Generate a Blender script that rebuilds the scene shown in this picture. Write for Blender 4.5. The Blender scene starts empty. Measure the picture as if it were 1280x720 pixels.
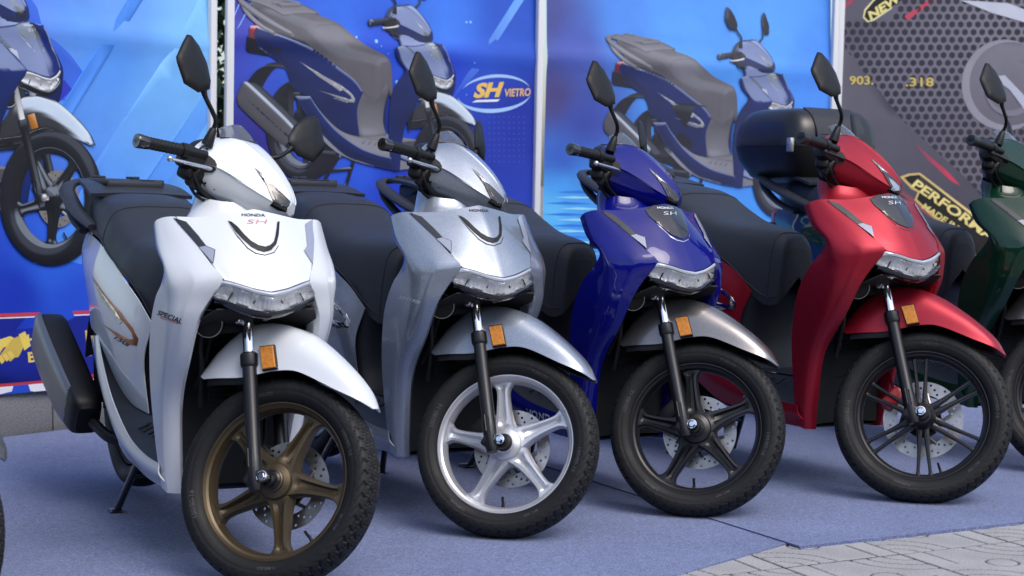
import bpy, bmesh, math, random
import numpy as np
from mathutils import Vector, Matrix
from mathutils.bvhtree import BVHTree
from mathutils.geometry import delaunay_2d_cdt

random.seed(4); np.random.seed(4)
scene = bpy.context.scene
COL = scene.collection
R = math.radians

# ------------------------------------------------------------------ camera
F_PX, CAM_H, CAM_PITCH, CAM_ROLL = 2088.0, 1.0971, R(4.006), R(0.196)
cam_d = bpy.data.cameras.new('camera'); cam = bpy.data.objects.new('camera', cam_d); COL.objects.link(cam)
cam_d.sensor_width = 36.0; cam_d.lens = F_PX / 1280.0 * 36.0
cam_d.clip_start = 0.05; cam_d.clip_end = 400.0
cam_d.dof.use_dof = True; cam_d.dof.focus_distance = 5.0; cam_d.dof.aperture_fstop = 5.0
FWD = np.array([0, math.cos(CAM_PITCH), -math.sin(CAM_PITCH)])
RT0 = np.array([1.0, 0, 0]); UP0 = np.cross(RT0, FWD)
RGT = math.cos(CAM_ROLL) * RT0 + math.sin(CAM_ROLL) * UP0
UPV = -math.sin(CAM_ROLL) * RT0 + math.cos(CAM_ROLL) * UP0
CAMP = np.array([0, 0, CAM_H])
cm = Matrix.Identity(4)
for i in range(3):
    cm[i][0] = RGT[i]; cm[i][1] = UPV[i]; cm[i][2] = -FWD[i]; cm[i][3] = CAMP[i]
cam.matrix_world = cm
scene.camera = cam

def ray(px):
    d = FWD + RGT * (px[0] - 640) / F_PX - UPV * (px[1] - 360) / F_PX
    return d / np.linalg.norm(d)
def ground(px, z=0.0):
    d = ray(px); return CAMP + d * ((z - CAM_H) / d[2])

# ------------------------------------------------------------------ sky, sun, exposure
SUN_EL, SUN_AZ = R(56), R(140)        # azimuth clockwise from +Y (the way the camera looks)
world = bpy.data.worlds.new('World'); scene.world = world; world.use_nodes = True
wn = world.node_tree; wn.nodes.clear()
sky = wn.nodes.new('ShaderNodeTexSky'); sky.sky_type = 'NISHITA'; sky.sun_disc = False
sky.sun_elevation = SUN_EL; sky.sun_rotation = SUN_AZ
sky.air_density = 1.0; sky.dust_density = 3.0; sky.ozone_density = 1.0
bg = wn.nodes.new('ShaderNodeBackground'); bg.inputs[1].default_value = 0.15
wo = wn.nodes.new('ShaderNodeOutputWorld')
wn.links.new(sky.outputs[0], bg.inputs[0]); wn.links.new(bg.outputs[0], wo.inputs[0])
sun_d = bpy.data.lights.new('sun', 'SUN'); sun_d.energy = 0.75; sun_d.angle = R(30); sun_d.color = (1.0, 0.985, 0.965)
sun = bpy.data.objects.new('sun', sun_d); COL.objects.link(sun)
sd = Vector((math.sin(SUN_AZ) * math.cos(SUN_EL), math.cos(SUN_AZ) * math.cos(SUN_EL), math.sin(SUN_EL)))
sun.rotation_euler = sd.to_track_quat('Z', 'Y').to_euler()
sun.location = (0, 0, 20)
vs = scene.view_settings
vs.view_transform = 'Standard'; vs.look = 'None'; vs.exposure = 0.66; vs.gamma = 1.0
vs.use_curve_mapping = False

# ------------------------------------------------------------------ materials
def srgb(r, g, b):
    f = lambda c: (c / 12.92 if c <= 0.04045 else ((c + 0.055) / 1.055) ** 2.4)
    return (f(r / 255), f(g / 255), f(b / 255))
MATS = {}
def mat(name, col, rough=0.5, metal=0.0, coat=0.0, coat_rough=0.03, noise=0.0, nscale=40.0, bump=0.0, bscale=200.0,
        trans=0.0, ior=1.5, spec=0.5, rvar=0.0, emis=None, alpha=1.0):
    m = bpy.data.materials.new(name); m.use_nodes = True
    nt = m.node_tree; b = nt.nodes['Principled BSDF']
    b.inputs['Base Color'].default_value = (*col, 1); b.inputs['Roughness'].default_value = rough
    b.inputs['Metallic'].default_value = metal; b.inputs['IOR'].default_value = ior
    b.inputs['Coat Weight'].default_value = coat; b.inputs['Coat Roughness'].default_value = coat_rough
    b.inputs['Transmission Weight'].default_value = trans
    b.inputs['Specular IOR Level'].default_value = spec
    b.inputs['Alpha'].default_value = alpha
    tc = nt.nodes.new('ShaderNodeTexCoord')
    if noise > 0:
        n = nt.nodes.new('ShaderNodeTexNoise'); n.inputs['Scale'].default_value = nscale; n.inputs['Detail'].default_value = 5
        nt.links.new(tc.outputs['Object'], n.inputs['Vector'])
        mx = nt.nodes.new('ShaderNodeMixRGB'); mx.blend_type = 'MULTIPLY'; mx.inputs[0].default_value = 1
        rp = nt.nodes.new('ShaderNodeMapRange'); rp.inputs[1].default_value = 0.25; rp.inputs[2].default_value = 0.75
        rp.inputs[3].default_value = 1 - noise; rp.inputs[4].default_value = 1 + noise
        nt.links.new(n.outputs[0], rp.inputs[0])
        cmb = nt.nodes.new('ShaderNodeCombineXYZ')
        for i in range(3): nt.links.new(rp.outputs[0], cmb.inputs[i])
        mx.inputs[1].default_value = (*col, 1); nt.links.new(cmb.outputs[0], mx.inputs[2])
        nt.links.new(mx.outputs[0], b.inputs['Base Color'])
    if rvar > 0:
        n = nt.nodes.new('ShaderNodeTexNoise'); n.inputs['Scale'].default_value = 14; n.inputs['Detail'].default_value = 4
        nt.links.new(tc.outputs['Object'], n.inputs['Vector'])
        rp = nt.nodes.new('ShaderNodeMapRange'); rp.inputs[1].default_value = 0.3; rp.inputs[2].default_value = 0.7
        rp.inputs[3].default_value = max(0, rough - rvar); rp.inputs[4].default_value = rough + rvar
        nt.links.new(n.outputs[0], rp.inputs[0]); nt.links.new(rp.outputs[0], b.inputs['Roughness'])
    if bump > 0:
        n = nt.nodes.new('ShaderNodeTexNoise'); n.inputs['Scale'].default_value = bscale; n.inputs['Detail'].default_value = 3
        nt.links.new(tc.outputs['Object'], n.inputs['Vector'])
        bp = nt.nodes.new('ShaderNodeBump'); bp.inputs['Strength'].default_value = bump; bp.inputs['Distance'].default_value = 0.002
        nt.links.new(n.outputs[0], bp.inputs['Height']); nt.links.new(bp.outputs[0], b.inputs['Normal'])
    if emis: b.inputs['Emission Color'].default_value = (*emis, 1); b.inputs['Emission Strength'].default_value = 1
    MATS[name] = m
    return m

def paint(name, col, rough=0.3, metal=0.0, coat=1.0, flake=0.0, coat_rough=0.02):
    m = mat(name, col, rough, metal, coat, coat_rough, spec=0.05 if rough >= .5 else 0.4)
    nt = m.node_tree; b = nt.nodes['Principled BSDF']
    tc = nt.nodes.new('ShaderNodeTexCoord')
    if flake:
        v = nt.nodes.new('ShaderNodeTexVoronoi'); v.inputs['Scale'].default_value = 900
        nt.links.new(tc.outputs['Object'], v.inputs['Vector'])
        mx = nt.nodes.new('ShaderNodeMixRGB'); mx.blend_type = 'MIX'; mx.inputs[0].default_value = flake
        mx.inputs[1].default_value = (*col, 1)
        hs = nt.nodes.new('ShaderNodeMixRGB'); hs.blend_type = 'MULTIPLY'; hs.inputs[0].default_value = 1
        sp = nt.nodes.new('ShaderNodeSeparateXYZ'); nt.links.new(v.outputs['Color'], sp.inputs[0])
        rp = nt.nodes.new('ShaderNodeMapRange'); rp.inputs[3].default_value = 0.4; rp.inputs[4].default_value = 1.8
        nt.links.new(sp.outputs[0], rp.inputs[0])
        cb = nt.nodes.new('ShaderNodeCombineXYZ')
        for i in range(3): nt.links.new(rp.outputs[0], cb.inputs[i])
        hs.inputs[1].default_value = (*col, 1); nt.links.new(cb.outputs[0], hs.inputs[2])
        nt.links.new(hs.outputs[0], mx.inputs[2]); nt.links.new(mx.outputs[0], b.inputs['Base Color'])
    # very faint orange peel and dust
    n = nt.nodes.new('ShaderNodeTexNoise'); n.inputs['Scale'].default_value = 9; n.inputs['Detail'].default_value = 2
    nt.links.new(tc.outputs['Object'], n.inputs['Vector'])
    bp = nt.nodes.new('ShaderNodeBump'); bp.inputs['Strength'].default_value = 0.05; bp.inputs['Distance'].default_value = 0.01
    nt.links.new(n.outputs[0], bp.inputs['Height']); nt.links.new(bp.outputs[0], b.inputs['Coat Normal'])
    return m

paint('white_paint', (0.71, 0.745, 0.785), 0.35, coat=1.0)
paint('silver_paint', (0.29, 0.33, 0.395), 0.34, metal=0.6, coat=1.0, flake=0.35)
paint('blue_paint', (0.0018, 0.0035, 0.17), 0.5, metal=0.0, coat=1.0, flake=0.25)
paint('red_paint', (0.33, 0.007, 0.024), 0.38, metal=0.5, coat=0.25, flake=0.2, coat_rough=0.35)
paint('green_paint', (0.002, 0.028, 0.013), 0.5, metal=0.0, coat=1.0, flake=0.3)
paint('grey_paint', (0.09, 0.095, 0.10), 0.35, metal=0.4, coat=1.0, flake=0.3)
paint('gunmetal_paint', (0.22, 0.21, 0.205), 0.3, metal=0.75, coat=1.0, flake=0.3)
mat('black_plastic', (0.007, 0.007, 0.0085), 0.46, spec=0.35, bump=0.15, bscale=900, rvar=0.06)
mat('dark_void_plastic', (0.006, 0.006, 0.007), 0.7)
mat('gloss_black', (0.008, 0.008, 0.01), 0.12, coat=1.0)
mat('grey_plastic', (0.024, 0.027, 0.035), 0.5, spec=0.35, bump=0.2, bscale=700, rvar=0.06)
mat('seat_vinyl', (0.023, 0.026, 0.035), 0.5, spec=0.35, bump=0.35, bscale=420, rvar=0.05, noise=0.08, nscale=8)
mat('tyre_rubber', (0.0095, 0.0098, 0.011), 0.6, spec=0.35, bump=0.15, bscale=500, noise=0.25, nscale=25, rvar=0.08)
mat('rubber_print', (0.06, 0.062, 0.066), 0.6)
mat('chrome', (0.82, 0.83, 0.85), 0.08, metal=1.0)
mat('satin_trim', (0.80, 0.82, 0.86), 0.28, metal=0.7, coat=0.5)
mat('steel', (0.55, 0.54, 0.52), 0.32, metal=1.0, rvar=0.08)
mat('alloy', (0.62, 0.63, 0.66), 0.28, metal=0.9, rvar=0.05)
mat('rim_bronze', (0.105, 0.078, 0.042), 0.42, metal=0.65, coat=0.25, coat_rough=0.3)
mat('rim_silver', (0.62, 0.63, 0.66), 0.36, metal=0.6, coat=0.4, coat_rough=0.2)
mat('rim_black', (0.014, 0.014, 0.016), 0.38, metal=0.2, coat=0.2, coat_rough=0.3)
mat('disc_steel', (0.48, 0.45, 0.42), 0.36, metal=1.0, noise=0.2, nscale=30)
mat('fork_black', (0.009, 0.009, 0.011), 0.34, coat=0.12, coat_rough=0.2)
mat('amber', (0.62, 0.22, 0.010), 0.25, coat=0.3, noise=0.25, nscale=120)
mat('lens_glass', (1, 1, 1), 0.0, trans=1.0, ior=1.4)
mat('smoked_lens', (0.022, 0.024, 0.030), 0.2, coat=0.4)
mat('clear_lens', (0.30, 0.33, 0.42), 0.18, coat=0.8)
mat('visor_plastic', (0.42, 0.45, 0.50), 0.03, trans=0.85, ior=1.4)
mat('mirror_glass', (0.75, 0.78, 0.8), 0.03, metal=1.0)
mat('caliper_red', (0.35, 0.01, 0.015), 0.35, coat=0.5)
mat('muffler_silver', (0.22, 0.22, 0.235), 0.38, metal=0.85, rvar=0.06)
mat('emblem_red', (0.55, 0.22, 0.2), 0.4)
mat('emblem_copper', (0.42, 0.18, 0.09), 0.3, metal=0.6)
mat('red_lens', (0.4, 0.01, 0.01), 0.1, coat=1.0)
mat('decal_black', (0.01, 0.01, 0.012), 0.4)
mat('decal_grey', (0.6, 0.62, 0.65), 0.4, metal=0.3)
mat('decal_red', (0.45, 0.02, 0.02), 0.4)

# headlamp reflector: silver with moulded flutes
def reflector_mat():
    m = mat('lamp_reflector', (0.90, 0.92, 0.95), 0.25, metal=0.2)
    nt = m.node_tree; b = nt.nodes['Principled BSDF']
    tc = nt.nodes.new('ShaderNodeTexCoord'); w = nt.nodes.new('ShaderNodeTexWave'); w.wave_type = 'BANDS'; w.bands_direction = 'Y'
    w.inputs['Scale'].default_value = 30; w.inputs['Distortion'].default_value = 0.6; w.inputs['Detail'].default_value = 1
    nt.links.new(tc.outputs['Object'], w.inputs['Vector'])
    bp = nt.nodes.new('ShaderNodeBump'); bp.inputs['Strength'].default_value = 0.3; bp.inputs['Distance'].default_value = 0.003
    nt.links.new(w.outputs[0], bp.inputs['Height']); nt.links.new(bp.outputs[0], b.inputs['Normal'])
reflector_mat()

# ------------------------------------------------------------------ mesh helpers
class MB:
    def __init__(s): s.v = []; s.f = []
    def add(s, verts, faces):
        o = len(s.v); s.v.extend([tuple(map(float, p)) for p in verts]); s.f.extend([tuple(i + o for i in f) for f in faces]); return s
    def grid(s, P, wrap_u=False, wrap_v=False):
        P = np.asarray(P, float); nu, nv = P.shape[:2]; fs = []
        for i in range(nu if wrap_u else nu - 1):
            for j in range(nv if wrap_v else nv - 1):
                a, b = i, (i + 1) % nu; c, d = j, (j + 1) % nv
                fs.append((a * nv + c, b * nv + c, b * nv + d, a * nv + d))
        return s.add(P.reshape(-1, 3), fs)
    def shell(s, P, thick, inside):
        """open grid surface with thickness; inside = point on the hidden side"""
        P = np.asarray(P, float); nu, nv = P.shape[:2]
        du = np.gradient(P, axis=0); dv = np.gradient(P, axis=1)
        n = np.cross(du, dv); L = np.linalg.norm(n, axis=2, keepdims=True); n = n / np.maximum(L, 1e-9)
        flip = np.sum(n * (P - np.asarray(inside))) < 0
        if flip: n = -n
        Q = P - n * thick
        V = np.concatenate([P.reshape(-1, 3), Q.reshape(-1, 3)]); N = nu * nv; fs = []
        I = lambda i, j: i * nv + j
        for i in range(nu - 1):
            for j in range(nv - 1):
                q = (I(i, j), I(i + 1, j), I(i + 1, j + 1), I(i, j + 1))
                if flip: q = q[::-1]
                fs.append(q); fs.append(tuple(k + N for k in q[::-1]))
        edge = [(I(i, 0), I(i + 1, 0)) for i in range(nu - 1)] + [(I(nu - 1, j), I(nu - 1, j + 1)) for j in range(nv - 1)] + \
               [(I(i + 1, nv - 1), I(i, nv - 1)) for i in range(nu - 1)] + [(I(0, j + 1), I(0, j)) for j in range(nv - 1)]
        for a, b in edge:
            q = (b, a, a + N, b + N); fs.append(q if not flip else q[::-1])
        return s.add(V, fs)
    def tube(s, path, rad, seg=12, cap=True, squash=None):
        path = [np.asarray(p, float) for p in path]; n = len(path)
        if not hasattr(rad, '__len__'): rad = [rad] * n
        T = [path[min(i + 1, n - 1)] - path[max(i - 1, 0)] for i in range(n)]; T = [t / max(np.linalg.norm(t), 1e-9) for t in T]
        ref = np.array([0, 0, 1.0]) if abs(T[0][2]) < 0.9 else np.array([1.0, 0, 0])
        u = np.cross(T[0], ref); u /= np.linalg.norm(u); rows = []
        for i in range(n):
            u = u - T[i] * (u @ T[i]); u /= np.linalg.norm(u); w = np.cross(T[i], u)
            sq = squash if squash else (1, 1)
            rows.append([path[i] + rad[i] * (u * math.cos(a) * sq[0] + w * math.sin(a) * sq[1]) for a in np.linspace(0, 2 * math.pi, seg, endpoint=False)])
        o = len(s.v); s.grid(np.array(rows), wrap_v=True)
        if cap:
            s.f.append(tuple(o + k for k in range(seg))[::-1]); s.f.append(tuple(o + (n - 1) * seg + k for k in range(seg)))
        return s
    def lathe(s, prof, c=(0, 0, 0), axis='y', seg=32):
        """prof: list of (radius, along)"""
        rows = []
        for a in np.linspace(0, 2 * math.pi, seg, endpoint=False):
            ca, sa = math.cos(a), math.sin(a); r = []
            for q, h in prof:
                p = {'y': (q * ca, h, q * sa), 'x': (h, q * ca, q * sa), 'z': (q * ca, q * sa, h)}[axis]
                r.append([p[k] + c[k] for k in range(3)])
            rows.append(r)
        return s.grid(np.array(rows), wrap_u=True)
    def box(s, c, size, M=None, bev=0.0):
        hx, hy, hz = [q / 2 for q in size]
        if bev <= 0:
            V = [np.array([x, y, z]) for x in (-hx, hx) for y in (-hy, hy) for z in (-hz, hz)]
            Fc = [(0, 1, 3, 2), (4, 6, 7, 5), (0, 4, 5, 1), (2, 3, 7, 6), (0, 2, 6, 4), (1, 5, 7, 3)]
        else:
            bm = bmesh.new(); bmesh.ops.create_cube(bm, size=1)
            for v in bm.verts: v.co = Vector((v.co.x * 2 * hx, v.co.y * 2 * hy, v.co.z * 2 * hz))
            bmesh.ops.bevel(bm, geom=bm.edges[:], offset=bev, segments=2, affect='EDGES', profile=0.5)
            bm.verts.ensure_lookup_table(); V = [np.array(v.co) for v in bm.verts]; Fc = [tuple(v.index for v in f.verts) for f in bm.faces]; bm.free()
        if M is not None: V = [np.asarray(M) @ p for p in V]
        return s.add([p + np.asarray(c) for p in V], Fc)
    def sphere(s, c, r, seg=14, sc=(1, 1, 1)):
        prof = [(r * math.sin(t), -r * math.cos(t)) for t in np.linspace(0.001, math.pi - 0.001, seg)]
        o = len(s.v); s.lathe(prof, (0, 0, 0), 'z', seg * 2)
        for k in range(o, len(s.v)): s.v[k] = tuple(s.v[k][i] * sc[i] + c[i] for i in range(3))
        return s
    def mirror(s):
        n = len(s.v); s.v += [(x, -y, z) for x, y, z in s.v]; s.f += [tuple(i + n for i in f[::-1]) for f in s.f]; return s
    def mesh(s, name, ang=38, recalc=False):
        m = bpy.data.meshes.new(name); m.from_pydata(s.v, [], s.f); m.validate()
        if recalc:
            bm = bmesh.new(); bm.from_mesh(m); bmesh.ops.recalc_face_normals(bm, faces=bm.faces); bm.to_mesh(m); bm.free()
        if ang: 
            m.shade_smooth(); m.set_sharp_from_angle(angle=R(ang))
        m.update(); return m

def cr(P, n):
    """Catmull-Rom through the points, n steps a segment, along axis 0"""
    P = np.asarray(P, float); k = len(P)
    if k == 2: 
        t = np.linspace(0, 1, n + 1); t = t.reshape(-1, *([1] * (P.ndim - 1))); return P[0] * (1 - t) + P[1] * t
    E = np.concatenate([[2 * P[0] - P[1]], P, [2 * P[-1] - P[-2]]]); out = []
    for i in range(k - 1):
        p0, p1, p2, p3 = E[i:i + 4]
        for t in np.linspace(0, 1, n, endpoint=False):
            out.append(0.5 * (2 * p1 + (p2 - p0) * t + (2 * p0 - 5 * p1 + 4 * p2 - p3) * t * t + (-p0 + 3 * p1 - 3 * p2 + p3) * t ** 3))
    out.append(P[-1]); return np.array(out)
def patch(C, nu=5, nv=5):
    C = np.asarray(C, float); A = cr(C, nu); return np.swapaxes(cr(np.swapaxes(A, 0, 1), nv), 0, 1)
def mir(P): 
    Q = np.array(P, float); Q[..., 1] *= -1; return Q

def link(name, mesh, material, parent=None, M=None):
    o = bpy.data.objects.new(name, mesh); COL.objects.link(o)
    if parent: o.parent = parent
    if material is not None:
        if not mesh.materials: mesh.materials.append(None)
        o.material_slots[0].link = 'OBJECT'; o.material_slots[0].material = MATS[material] if isinstance(material, str) else material
    if M is not None: o.matrix_basis = M
    return o
def tag(o, label=None, cat=None, group=None, kind=None):
    if label: o['label'] = label
    if cat: o['category'] = cat
    if group: o['group'] = group
    if kind: o['kind'] = kind
    return o
def empty(name, M=None):
    o = bpy.data.objects.new(name, None); COL.objects.link(o); o.empty_display_size = 0.1
    if M is not None: o.matrix_basis = M
    return o

def fill2d(poly, holes=(), step=None):
    """triangulated flat polygon with holes and interior points: (verts2d, faces)"""
    V = [Vector(p) for p in poly]; Eg = [(i, (i + 1) % len(poly)) for i in range(len(poly))]
    for h in holes:
        o = len(V); V += [Vector(p) for p in h]; Eg += [(o + i, o + (i + 1) % len(h)) for i in range(len(h))]
    if step:
        xs = [p[0] for p in poly]; ys = [p[1] for p in poly]
        x = min(xs) + step / 2
        while x < max(xs):
            y = min(ys) + step / 2
            while y < max(ys): V.append(Vector((x, y))); y += step
            x += step
    r = delaunay_2d_cdt(V, Eg, [], 1, 1e-7)
    P = np.array([tuple(p) for p in r[0]]).reshape(-1, 2); Fc = [tuple(f) for f in r[2]]
    if not Fc: return [tuple(p) for p in P], Fc
    C = np.array([P[list(f)].mean(0) for f in Fc])
    def inside(loop):
        L = np.array(loop, float); M = np.roll(L, -1, axis=0); res = np.zeros(len(C), bool)
        for a, b in zip(L, M):
            if a[1] == b[1]: continue
            c = ((a[1] > C[:, 1]) != (b[1] > C[:, 1])) & (C[:, 0] < (b[0] - a[0]) * (C[:, 1] - a[1]) / (b[1] - a[1]) + a[0]); res ^= c
        return res
    ok = inside(poly)
    for h in holes: ok &= ~inside(h)
    return [tuple(p) for p in P], [f for f, k in zip(Fc, ok) if k]

TEXTS = {}
def text2d(s, bold=0.0, shear=0.0):
    """text outline as flat mesh, normalised to cap height 1, starting at x=0"""
    k = (s, bold, shear)
    if k in TEXTS: return TEXTS[k]
    cu = bpy.data.curves.new('t', 'FONT'); cu.body = s; cu.offset = bold; cu.shear = shear; cu.resolution_u = 3; cu.fill_mode = 'FRONT'
    o = bpy.data.objects.new('t', cu); COL.objects.link(o)
    dg = bpy.context.evaluated_depsgraph_get(); me = bpy.data.meshes.new_from_object(o.evaluated_get(dg))
    V = np.array([v.co[:2] for v in me.vertices]).reshape(-1, 2); Fc = [tuple(p.vertices) for p in me.polygons]
    bpy.data.objects.remove(o); bpy.data.curves.remove(cu); bpy.data.meshes.remove(me)
    V = V - V.min(0); V = V / V[:, 1].max()
    TEXTS[k] = (V, Fc); return TEXTS[k]

# ------------------------------------------------------------------ scooter frame and steering
RAKE = R(26.0)
AX = Vector((-math.sin(RAKE), 0, math.cos(RAKE))); A0 = Vector((1.438, 0, 0))
def steer(deg): return Matrix.Translation(A0) @ Matrix.Rotation(R(deg), 4, AX) @ Matrix.Translation(-A0)
LEAN = 1.738
def pose(x, y, z, yaw, s=1.0):
    return Matrix.Translation((x, y, z)) @ Matrix.Rotation(R(yaw), 4, 'Z') @ Matrix.Rotation(R(-LEAN), 4, 'X') @ Matrix.Scale(s, 4)
WHITE = pose(-1.259, 5.573, -0.008, -63.184); WHITE_STEER = 45.45

def bvh_of(mesh): 
    return BVHTree.FromPolygons([tuple(v.co) for v in mesh.vertices], [tuple(p.vertices) for p in mesh.polygons])
def px_caster(mesh, steered):
    """sends a pixel of the photograph to the surface point it shows on the white scooter"""
    T = WHITE @ (steer(WHITE_STEER) if steered else Matrix.Identity(4)); Ti = T.inverted(); bv = bvh_of(mesh)
    o = Ti @ Vector(CAMP); last = [None]
    def cast(px):
        d = (Ti.to_3x3() @ Vector(ray(px))).normalized(); h = bv.ray_cast(o, d)
        if h[0] is not None: last[0] = (h[0] - o).length; return h
        if last[0] is None: return h
        return bv.find_nearest(o + d * last[0])
    return cast
def decal(name, V2, F2, cast, lift=0.0012):
    V = []; keep = {}; N = []
    for i, p in enumerate(V2):
        h = cast(p)
        if h[0] is None: continue
        n = h[1]
        keep[i] = len(V); V.append(h[0] + n * lift)
    Fc = [tuple(keep[i] for i in f) for f in F2 if all(i in keep for i in f)]
    # drop faces that jump across a gap
    Fc = [f for f in Fc if max((V[f[i]] - V[f[(i + 1) % len(f)]]).length for i in range(len(f))) < 0.12]
    mb = MB(); mb.add([tuple(v) for v in V], Fc); return mb.mesh(name, 60)
def px_poly(pts, step=3.0): return fill2d(pts, (), step)
def px_text(s, p0, p1, h, bold=0.0, shear=0.0, up=None):
    """text from pixel p0 to pixel p1 along its baseline, cap height h pixels"""
    V, Fc = text2d(s, bold, shear); W = V[:, 0].max(); p0 = np.array(p0, float); p1 = np.array(p1, float)
    u = (p1 - p0) / W; n = np.array(up, float) if up else np.array([u[1], -u[0]]) / np.linalg.norm(u); n = n / np.linalg.norm(n) * h
    return [tuple(p0 + u * a + n * b) for a, b in V], Fc

CACHE = {}
def cached(fn):
    def w(*a):
        k = (fn.__name__, a)
        if k not in CACHE: CACHE[k] = fn(*a)
        return CACHE[k]
    return w

# ------------------------------------------------------------------ wheels (axle along y, centre at origin)
@cached
def tyre_mesh(r, half, treaded):
    k = half / 0.0505
    prof = np.array([(0.034 * k, r - .071), (0.0425 * k, r - .063), (0.049 * k, r - .048), (0.0505 * k, r - .034), (0.048 * k, r - .021), (0.042 * k, r - .0125),
                     (0.031 * k, r - .006), (0.016 * k, r - .0016), (0, r)])
    h = cr(prof, 4 if treaded else 2); full = np.concatenate([h, (h[::-1][1:]) * np.array([-1, 1])])
    nseg = 1500 if treaded else 96
    n = len(full); th = np.linspace(0, 2 * math.pi, nseg, endpoint=False)
    Y = np.broadcast_to(full[:, 0], (nseg, n)).copy(); RR = np.broadcast_to(full[:, 1], (nseg, n)).copy(); TH = np.broadcast_to(th[:, None], (nseg, n))
    arc = np.concatenate([[0], np.cumsum(np.linalg.norm(np.diff(full, axis=0), axis=1))]); arc = arc - arc[len(arc) // 2]
    if treaded:
        A = np.broadcast_to(arc, (nseg, n)); S = TH * r
        pitch = 2 * math.pi * r / 56
        tri = lambda x: 2 * np.abs(2 * (x - np.floor(x + 0.5))) - 1
        ph = S / pitch + 0.7 * np.abs(A) / 0.030 + 0.36 * tri(np.abs(A) / 0.026)
        fr = np.abs(ph - np.floor(ph) - 0.5)
        g = np.clip((0.135 - fr) / 0.05, 0, 1)
        ph2 = S / (pitch * 2) + 0.42 * np.abs(A) / 0.06 + 0.15 * tri(np.abs(A) / 0.030 + 0.1) + 0.25
        fr2 = np.abs(ph2 - np.floor(ph2) - 0.5)
        g2 = 0 * fr2
        zone = np.clip((0.074 - np.abs(A)) / 0.005, 0, 1) * np.clip((np.abs(A) - 0.004) / 0.003, 0, 1)
        RR = RR - 0.0060 * np.maximum(g, g2) * zone
        # raised ring and marks on the sidewall
        RRs = (np.abs(np.abs(A) - 0.080) < 0.002); Y = Y + np.sign(A) * 0.0010 * RRs
    P = np.stack([RR * np.cos(TH), Y, RR * np.sin(TH)], -1)
    mb = MB(); mb.grid(P, wrap_u=True)
    # inner closing band
    return mb.mesh('tyre', 30 if treaded else 50, recalc=False)

@cached
def sidewall_text_mesh():
    mb = MB()
    for txt, a0, h in (('100/80-16', 3.45, .0125), ('TUBELESS', 4.75, .0085), ('M/C 50P', 5.75, .0085), ('100/80-16', .45, .0125), ('TUBELESS', 1.75, .0085)):
        V, Fc = text2d(txt, .01, 0); V = V * h; rr = .229; out = []
        for x, z in V:
            r_ = rr + z; a = a0 - x / rr * 1.1
            k = .054 / .0505; y = -np.interp(r_, [.220, .235, .249, .262], [.0425 * k, .049 * k, .0505 * k, .048 * k]) - .0012
            out.append((r_ * math.cos(a), y, r_ * math.sin(a)))
        mb.add(out, Fc)
    return mb.mesh('sidewall_lettering', 0)
def rim_barrel(mb, flange=.222, half=.040):
    prof = [(flange - .018, -half + .010), (flange - .013, -half + .0035), (flange - .010, -half + .0035), (flange - .008, -half + .0065), (flange - .006, -half - .001), (flange - .001, -half), (flange, -half + .003), (flange - .004, -half + .006),
            (flange - .004, half - .006), (flange, half - .003), (flange - .001, half), (flange - .006, half + .001), (flange - .018, half - .006),
            (flange - .024, half - .012), (flange - .030, .012), (flange - .033, .004), (flange - .033, -.004), (flange - .030, -.012), (flange - .024, -half + .014), (flange - .018, -half + .010)]
    mb.lathe(prof, seg=96)
@cached
def rim_five():
    mb = MB(); rim_barrel(mb)
    mb.lathe([(.019, -.047), (.028, -.047), (.031, -.044), (.031, -.037), (.036, -.035), (.046, -.030), (.050, -.022), (.050, .022), (.046, .03), (.03, .036), (.019, .036)], seg=40)
    st = [(.030, .040, .024), (.046, .038, .023), (.064, .0325, .0215), (.088, .0265, .0200), (.118, .0225, .0185), (.148, .0200, .0170), (.170, .0215, .016), (.184, .030, .0150), (.196, .044, .014)]
    for k in range(5):
        a = R(-90 + 72 * k); e = np.array([math.cos(a), 0, math.sin(a)]); t = np.array([-math.sin(a), 0, math.cos(a)]); rows = []
        for i, (rr, w, h) in enumerate(st):
            g = (0, 0, .008, .015, .015, .014, .011, .003, 0)[i]
            off = 0.20 * w * math.sin(i / 8 * math.pi)
            sec = [(-1, -.1), (-.96, .55), (-.80, .98), (-.46, 1.0), (-.16, 1 - g / h), (.24, 1 - g / h), (.50, .92), (.80, .86), (.96, .45), (1, -.1), (.98, -.65), (.82, -.9), (.40, -.96), (-.42, -1), (-.82, -1), (-.98, -.75)]
            rows.append([e * rr + t * (q * w + off) + np.array([0, -1, 0]) * (hh * h) for q, hh in sec])
        mb.grid(cr(np.array(rows), 3), wrap_v=True)
    return mb.mesh('rim', 32, recalc=True)
@cached
def rim_twin():
    mb = MB(); rim_barrel(mb)
    mb.lathe([(.019, -.050), (.030, -.050), (.034, -.045), (.040, -.035), (.044, -.025), (.044, .025), (.03, .036), (.019, .036)], seg=40)
    for k in range(6):
        a = R(-78 + 60 * k)
        for sgn in (-1, 1):
            rows = []
            for rr, off, w, h in [(.03, .010, .011, .017), (.06, .011, .010, .016), (.085, .012, .0075, .015), (.13, .015, .0058, .013), (.175, .019, .0058, .012), (.190, .020, .008, .012), (.197, .021, .011, .012)]:
                e = np.array([math.cos(a), 0, math.sin(a)]); t = np.array([-math.sin(a), 0, math.cos(a)])
                rows.append([e * rr + t * (sgn * off + q * w) + np.array([0, -1, 0]) * hh * h for q, hh in [(-1, 0), (-.9, .8), (-.4, 1), (.4, 1), (.9, .8), (1, 0), (.9, -.8), (.4, -1), (-.4, -1), (-.9, -.8)]])
            mb.grid(cr(np.array(rows), 3), wrap_v=True)
    return mb.mesh('rim', 32, recalc=True)
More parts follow.
